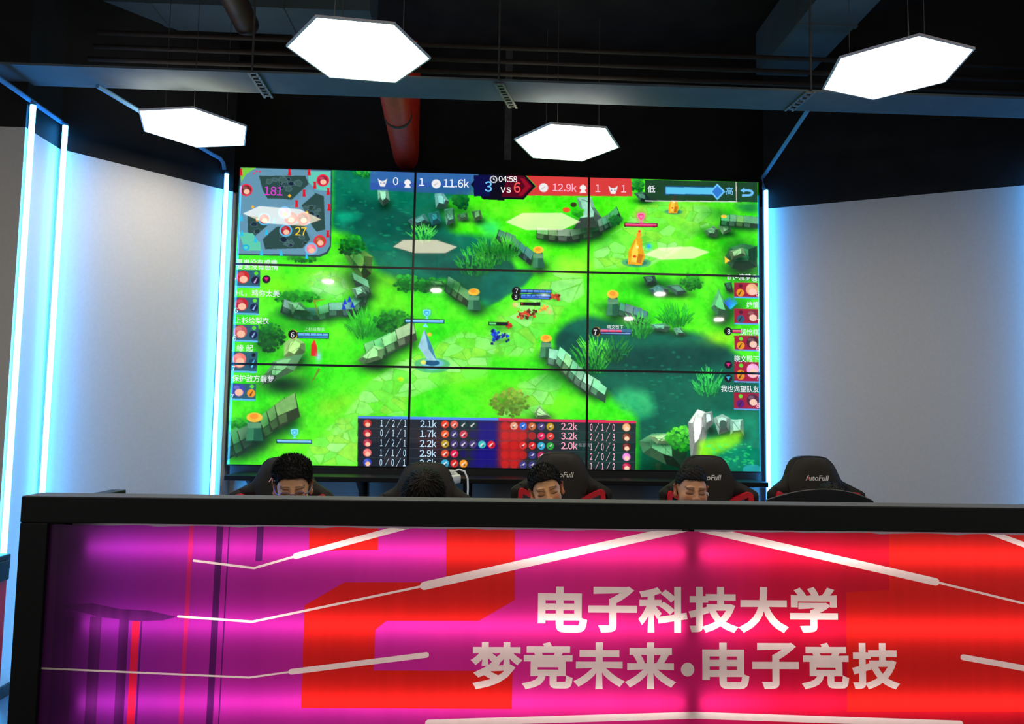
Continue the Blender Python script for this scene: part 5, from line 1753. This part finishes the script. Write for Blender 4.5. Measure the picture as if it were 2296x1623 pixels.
def rot_xyz(pitch, yaw, roll):
    """pitch: chin down positive; yaw: face turns to +x; roll: crown tilts to +x"""
    cx, sx = math.cos(pitch), math.sin(pitch)
    Rx = np.array([[1, 0, 0], [0, cx, -sx], [0, sx, cx]])
    cz, sz = math.cos(yaw), math.sin(yaw)
    Rz = np.array([[cz, -sz, 0], [sz, cz, 0], [0, 0, 1]])
    cy, sy = math.cos(roll), math.sin(roll)
    Ry = np.array([[cy, 0, sy], [0, 1, 0], [-sy, 0, cy]])
    return Ry @ Rz @ Rx


AZ = np.radians([0, 30, 44, 54, 64, 76, 88, 98, 112, 130, 180])


def build_person(label, base, head, pitch, yaw, roll, fine=.0024, hairline=(.060, .061, .054, .044, .034, .012, .020, .030, .015, -.04, -.07), hair_h=(.016, .007), spikes=900, spike_len=(.008, .016),
                 spike_dir='normal', hair_mat=None, skin=(206, 150, 112), shirt=(28, 30, 36), glasses=False, earbud=False, fade=True, hs=1.0):
    """base: floor point under the seat; head: centre of the head (between the ears at eye level)"""
    e = empty('person', base)
    tag(e, label, 'person', 'players sitting behind the counter')
    rng = np.random.default_rng(int(abs(base[0] * 1000)) + 3)
    hc = np.array(head) - np.array(base)
    R_ = rot_xyz(pitch, yaw, roll)
    T = (R_, hc, hs)
    L = lambda p: R_ @ (np.array(p) * hs) + hc
    g = [axis_pts(-.36, .36, hc[0] - .12, hc[0] + .12, fine, .011), axis_pts(-.66, .22, hc[1] - .15, hc[1] + .15, fine, .011), axis_pts(-.02, hc[2] + .16, hc[2] - .16, hc[2] + .15, fine, .011)]
    s = SDF(*g)
    nb = np.array((hc[0] * .55, hc[1] * .45 + .02, min(1.0, hc[2] - .17)))         # base of the neck
    # trunk
    s.ell((0, .03, .56), (.155, .115, .12), .05); s.cap((0, .04, .62), nb + (0, .02, -.18), .115, .125, .06)
    s.ell(nb + (0, .01, -.16), (.165, .11, .15), .06)
    sh = [nb + (q * .155, .01, -.055) for q in (-1, 1)]
    s.cap(sh[0], sh[1], .052, .052, .05); s.cap(nb, sh[0] * .5 + nb * .5, .05, .05, .05); s.cap(nb, sh[1] * .5 + nb * .5, .05, .05, .05)
    hands = []
    for q, S_ in zip((-1, 1), sh):
        el = np.array((nb[0] + q * .205, S_[1] - .13, .76)); wr = np.array((hc[0] * .5 + q * .085, el[1] - .20, .83))
        s.cap(S_, el, .048, .038, .03); s.cap(el, wr, .038, .024, .02)
        # hand: palm, four fingers curled round a phone and a thumb
        pc = wr + (-q * .012, -.045, .012)
        s.ell(pc, (.02, .042, .034), .012)
        for k in range(4):
            b0 = pc + (-q * .006, -.034 + .002 * k, .026 - .018 * k)
            ln = (.034, .038, .036, .028)[k]
            b1 = b0 + (-q * .022, -ln * .75, .002); b2 = b1 + (-q * .026, ln * .1, .0)
            s.cap(b0, b1, .0085, .008, .004); s.cap(b1, b2, .008, .007, .003)
        t0 = pc + (-q * .008, .012, .032); t1 = t0 + (-q * .02, -.022, .016); t2 = t1 + (-q * .016, -.022, -.003)
        s.cap(t0, t1, .011, .0095, .005); s.cap(t1, t2, .0095, .008, .003)
        hands.append(pc)
        kn = np.array((q * .12, -.43, .545)); an = np.array((q * .12, -.36, .10))
        s.cap((q * .085, .0, .56), kn, .08, .056, .04); s.cap(kn, an, .053, .036, .02); s.cap(an, an + (0, -.13, -.055), .036, .03, .02)
    # neck and head
    s.cap(nb + (0, .0, -.02), L((0, .03, -.07)), .056, .048, .03)
    s.ell((0, .018, .036), (.0745, .093, .086), .03, T); s.ell((0, -.022, -.03), (.0635, .072, .088), .03, T)
    s.ell((0, -.050, -.098), (.034, .034, .026), .03, T)
    for q in (-1, 1):
        s.ell((q * .040, -.058, -.034), (.024, .026, .026), .02, T)
        s.ell((q * .034, -.094, .000), (.020, .016, .0125), .012, T, sub=True)
        s.ell((q * .033, -.0745, -.0015), (.0165, .0125, .0115), .003, T)                  # lowered lids
        s.ell((q * .031, -.080, .019), (.024, .011, .007), .010, T)                     # brow
        # ear: outer rim, hollow, lobe
        rr = rot_xyz(0, q * .55, q * .14)
        s.ell((q * .0835, .016, -.004), (.0085, .022, .033), .006, T, rot=rr); s.ell((q * .0905, .008, -.002), (.0075, .013, .021), .004, T, sub=True, rot=rr); s.ell((q * .080, .006, -.030), (.008, .010, .011), .006, T)
    s.cap((0, -.088, .006), (0, -.106, -.030), .0075, .0105, .010, T); s.ell((0, -.107, -.034), (.0115, .0105, .0095), .006, T)
    for q in (-1, 1): s.ell((q * .0125, -.098, -.036), (.0085, .010, .0075), .005, T)
    s.ell((0, -.089, -.0635), (.022, .0095, .0055), .006, T); s.ell((0, -.087, -.073), (.018, .010, .006), .005, T)
    V, F = s.mesh()
    q = (V - hc) @ R_ / hs
    x, y, z = np.abs(q[:, 0]), q[:, 1], q[:, 2]
    base_c = np.array(lin(skin)); col = np.tile(base_c, (len(V), 1))
    def blend(mask, c, a):
        m = np.clip(mask * a, 0, 1)[:, None]
        col[:] = col * (1 - m) + np.array(lin(c)) * m
    front = y < -.045
    blend(np.exp(-((x - .045) / .02) ** 2 - ((z + .028) / .022) ** 2) * front, (200, 110, 84), .5)
    blend(np.exp(-(x / .014) ** 2 - ((z + .034) / .014) ** 2) * front, (206, 118, 90), .5)
    blend((x > .074) & (np.abs(z + .005) < .045) & (np.abs(y - .012) < .03), (200, 108, 80), .5)
    blend(np.exp(-(x / .024) ** 2 - ((z + .068) / .008) ** 2) * (y < -.07), (160, 70, 64), .9)
    zb = .0215 + .0035 * np.sin(np.clip((x - .012) / .042, 0, 1) * 2.6 + .5) - .0017
    blend((np.exp(-((z - zb) / .0028) ** 4) * (x > .012) * (x < .054) * front), (42, 30, 25), .82)
    ze = -.0085 - .004 * (1 - ((x - .033) / .017) ** 2)
    blend(np.exp(-((z - ze) / .0026) ** 2) * (np.abs(x - .033) < .0185) * (y < -.06), (26, 18, 16), .92)
    blend(np.exp(-((x - .033) / .02) ** 2 - ((z - .004) / .008) ** 2) * (y < -.05), (150, 92, 66), .35)
    az = np.arctan2(x, -y); zl = np.interp(az, AZ, hairline)
    if fade: blend(np.clip((z - zl + .016) / .016, 0, 1) * (y > -.075), (44, 36, 32), .8)
    body = np_mesh('body', V, F, M_SKIN, e, col)
    # hair: a cap over the skull plus blades
    hg = [np.arange(hc[i] - .145, hc[i] + .15, .0036) for i in range(3)]
    h = SDF(*hg)
    sl, P = h._blk(hc - 1, hc + 1)
    qq = (P - hc) @ R_ / hs
    az = np.arctan2(np.abs(qq[..., 0]), -qq[..., 1])
    top = np.clip((qq[..., 2] - .03) / .07, 0, 1)
    hh = hair_h[1] + (hair_h[0] - hair_h[1]) * top
    nz = (np.sin(qq[..., 0] * 310 + 3) * np.sin(qq[..., 1] * 270) + np.sin(qq[..., 2] * 330 + qq[..., 0] * 190)) * .0012
    c0 = np.array((0, .018, .036)); r0 = np.array((.0745, .093, .086))
    k0 = np.sqrt((((qq - c0) / r0) ** 2).sum(-1)); k1 = np.sqrt((((qq - c0) / r0 ** 2) ** 2).sum(-1)) + 1e-9
    d1 = k0 * (k0 - 1) / k1 - hh + nz
    c1 = np.array((0, -.022, -.03)); r1 = np.array((.0635, .072, .088))
    edge = np.interp(az, AZ, hairline) + .0022 * np.sin(qq[..., 0] * 420) + .0015 * np.sin(qq[..., 0] * 950 + 1) - qq[..., 2]
    h.D[sl] = np.maximum(d1, edge * .8) * hs
    HV, HF = h.mesh()
    hair = np_mesh('hair', HV, HF, hair_mat or M_HAIR, e)
    if spikes:
        n = len(HV)
        me = hair.data
        nr = np.zeros(n * 3, np.float32); me.vertices.foreach_get('normal', nr); nr = nr.reshape(-1, 3)
        if len(me.vertices) == n:
            ql = (HV - hc) @ R_ / hs
            wgt = np.clip(ql[:, 2] - np.interp(np.arctan2(np.abs(ql[:, 0]), -ql[:, 1]), AZ, hairline) - .002, 0, .05) + 1e-6
            wgt[((nr * (HV - hc)).sum(-1)) < 0] = 0
            pick = rng.choice(n, spikes, p=wgt / wgt.sum())
            BV = []; BF = []
            up = R_ @ np.array((0, .25, 1.0)); fwd = R_ @ np.array((0, -1.0, -.3))
            crown = L((0, .045, .12))
            for i in pick:
                p, nn_ = HV[i], nr[i]
                if spike_dir == 'spiky': dr = nn_ * .45 + up * rng.uniform(.3, .6) + R_ @ np.array((-.35, -.25, 0)) + rng.normal(0, .14, 3)
                elif spike_dir == 'straight':
                    dr = (p - crown); dr = dr - nn_ * (dr @ nn_); dr = dr / (np.linalg.norm(dr) + 1e-6) + nn_ * .10 + rng.normal(0, .10, 3)
                else: dr = nn_ + fwd * .35 + rng.normal(0, .25, 3)
                dr = dr / np.linalg.norm(dr)
                ln = rng.uniform(*spike_len); wd = rng.uniform(.0016, .0032)
                if spike_dir == 'straight': wd *= 1.5
                sd = np.cross(dr, nn_); sd = sd / (np.linalg.norm(sd) + 1e-6) * wd
                t3 = np.cross(sd, dr); t3 = t3 / (np.linalg.norm(t3) + 1e-9) * wd * .6
                o = len(BV)
                p0 = p - dr * .003
                pm = p0 + dr * ln * .6 + (nn_ * (-.12 if spike_dir == 'straight' else .0)) * ln
                pe = p0 + dr * ln + (nn_ * -.22 if spike_dir == 'straight' else (fwd * .1)) * ln
                BV += [p0 + sd, p0 - sd, p0 + t3 * 1.4, pm + sd * .75, pm - sd * .75, pm + t3, pe]
                BF += [(o, o + 1, o + 4), (o, o + 4, o + 3), (o + 1, o + 2, o + 5), (o + 1, o + 5, o + 4), (o + 2, o, o + 3), (o + 2, o + 3, o + 5), (o + 3, o + 4, o + 6), (o + 4, o + 5, o + 6), (o + 5, o + 3, o + 6)]
            o = np_mesh('hair_strands', np.array(BV), np.array(BF), hair_mat or M_HAIR, hair)
            o['kind'] = 'stuff'
    # clothes: a loose T-shirt, trousers and shoes
    M_SH = mat('shirt_%d_%d_%d' % shirt, shirt, .85, var=.1, scale=200, bump=.2)
    M_TR = mat('trouser_cloth', (30, 33, 44), .85, var=.15, scale=200, bump=.2)
    g2 = [np.arange(-.34, .34, .0095), np.arange(-.5, .22, .0095), np.arange(.42, nb[2] + .06, .0095)]
    s = SDF(*g2)
    s.ell((0, .03, .57), (.172, .132, .12), .05); s.cap((0, .04, .62), nb + (0, .02, -.18), .132, .14, .06); s.ell(nb + (0, .01, -.16), (.18, .124, .16), .06)
    s.cap(sh[0], sh[1], .064, .064, .05)
    for q_, S_ in zip((-1, 1), sh):
        el = np.array((nb[0] + q_ * .205, S_[1] - .13, .76))
        s.cap(S_, S_ * .35 + el * .65, .064, .058, .03)
    s.cap(nb + (0, -.01, .0), nb + (0, -.03, .12), .05, .05, .01, sub=True)
    V, F = s.mesh(); np_mesh('shirt', V, F, M_SH, e)
    g3 = [np.arange(-.26, .26, .0105), np.arange(-.56, .2, .0105), np.arange(.06, .66, .0105)]
    s = SDF(*g3)
    s.ell((0, .03, .545), (.168, .128, .105), .05)
    for q_ in (-1, 1):
        kn = np.array((q_ * .12, -.43, .545)); an = np.array((q_ * .12, -.36, .12))
        s.cap((q_ * .085, .0, .555), kn, .09, .066, .04); s.cap(kn, an, .064, .05, .02)
    V, F = s.mesh(); np_mesh('trousers', V, F, M_TR, e)
    for q_ in (-1, 1):
        m_ = MB()
        m_.box(q_ * .12 - .045, q_ * .12 + .045, -.55, -.31, 0, .085, .03)
        m_.build('shoe', M_PLASTIC, e, True)
    if glasses:
        M_GL = mat('glasses_metal_blue', (70, 100, 190), .3, .6, var=.05)
        gm = MB()
        for q_ in (-1, 1):
            gm.tube([tuple(L((q_ * .033 + .023 * math.cos(a), -.103 + .004 * abs(math.cos(a)), -.012 + .016 * math.sin(a)))) for a in np.linspace(0, 2 * math.pi, 21)], .0011, 6)
            gm.tube([tuple(L(p)) for p in ((q_ * .056, -.100, -.008), (q_ * .070, -.094, -.004), (q_ * .079, -.05, .002), (q_ * .083, .01, .008))], .0021, 6)
        gm.tube([tuple(L(p)) for p in ((-.011, -.104, -.008), (0, -.107, -.005), (.011, -.104, -.008))], .0013, 6)
        fr = gm.build('glasses', M_GL, e, True)
        M_LENS = mat('lens_glass', (230, 240, 245), .02, var=0)
        nt = M_LENS.node_tree.nodes['Principled BSDF']
        nt.inputs['Transmission Weight'].default_value = 1.0; nt.inputs['IOR'].default_value = 1.02
        for q_ in (-1, 1):
            lm = MB(); ring = [tuple(L((q_ * .033 + .0222 * math.cos(a), -.1025 + .004 * abs(math.cos(a)), -.012 + .0152 * math.sin(a)))) for a in np.linspace(0, 2 * math.pi, 20, endpoint=False)]
            lm.add(ring, [tuple(range(20))]); lm.build('lens', M_LENS, fr)
    if earbud:
        em = MB(); em.tube([tuple(L(p)) for p in ((.078, .002, -.012), (.088, -.004, -.014))], [.007, .0055], 10)
        em.tube([tuple(L(p)) for p in ((.087, -.004, -.014), (.088, -.007, -.022))], .0032, 8)
        em.build('earbud', M_WPLAST, e, True)
    return e


def seat_base(x, y): return (x, y, 0.0)


build_person('boy with glasses and spiky black hair looking down, at the left end of the counter', seat_base(-1.04, -1.52), (-.928, -1.79, 1.178), .17, .22, -.04,
             hair_h=(.024, .007), spikes=2400, spike_len=(.008, .024), spike_dir='spiky', glasses=True, shirt=(36, 40, 60), hs=.94)
build_person('player with the head bowed so low that only dark straight hair shows', seat_base(-.39, -1.46), (-.362, -1.72, 1.118), 1.05, .0, .0, fine=.005,
             hair_h=(.018, .013), spikes=2600, spike_len=(.03, .06), spike_dir='straight', hair_mat=M_HAIRB, fade=False, hairline=(.045, .045, .03, .01, -.01, -.02, -.02, -.01, -.03, -.06, -.08))
build_person('boy with short thick black hair, head tilted, looking down, beside the table of scores', seat_base(.27, -1.44), (.194, -1.635, 1.163), .02, -.05, -.24,
             hair_h=(.018, .008), spikes=2400, spike_len=(.005, .011), skin=(216, 158, 108), shirt=(40, 40, 44), hs=.89)
build_person('boy with cropped hair and a white earbud looking down, below the pale crystal rocks', seat_base(.95, -1.44), (.871, -1.635, 1.172), .03, .0, .05,
             hair_h=(.011, .003), spikes=2600, spike_len=(.003, .006), earbud=True, skin=(202, 146, 108), shirt=(60, 26, 30), hs=.89,
             hairline=(.060, .058, .062, .050, .038, .024, .026, .034, .02, -.03, -.06))
build_person('player almost hidden behind the black monitor, only dark hair showing', seat_base(1.60, -1.46), (1.503, -1.70, 1.082), .8, .0, .0, fine=.005,
             hair_h=(.016, .010), spikes=1400, spike_len=(.004, .010), spike_dir='normal', fade=False)
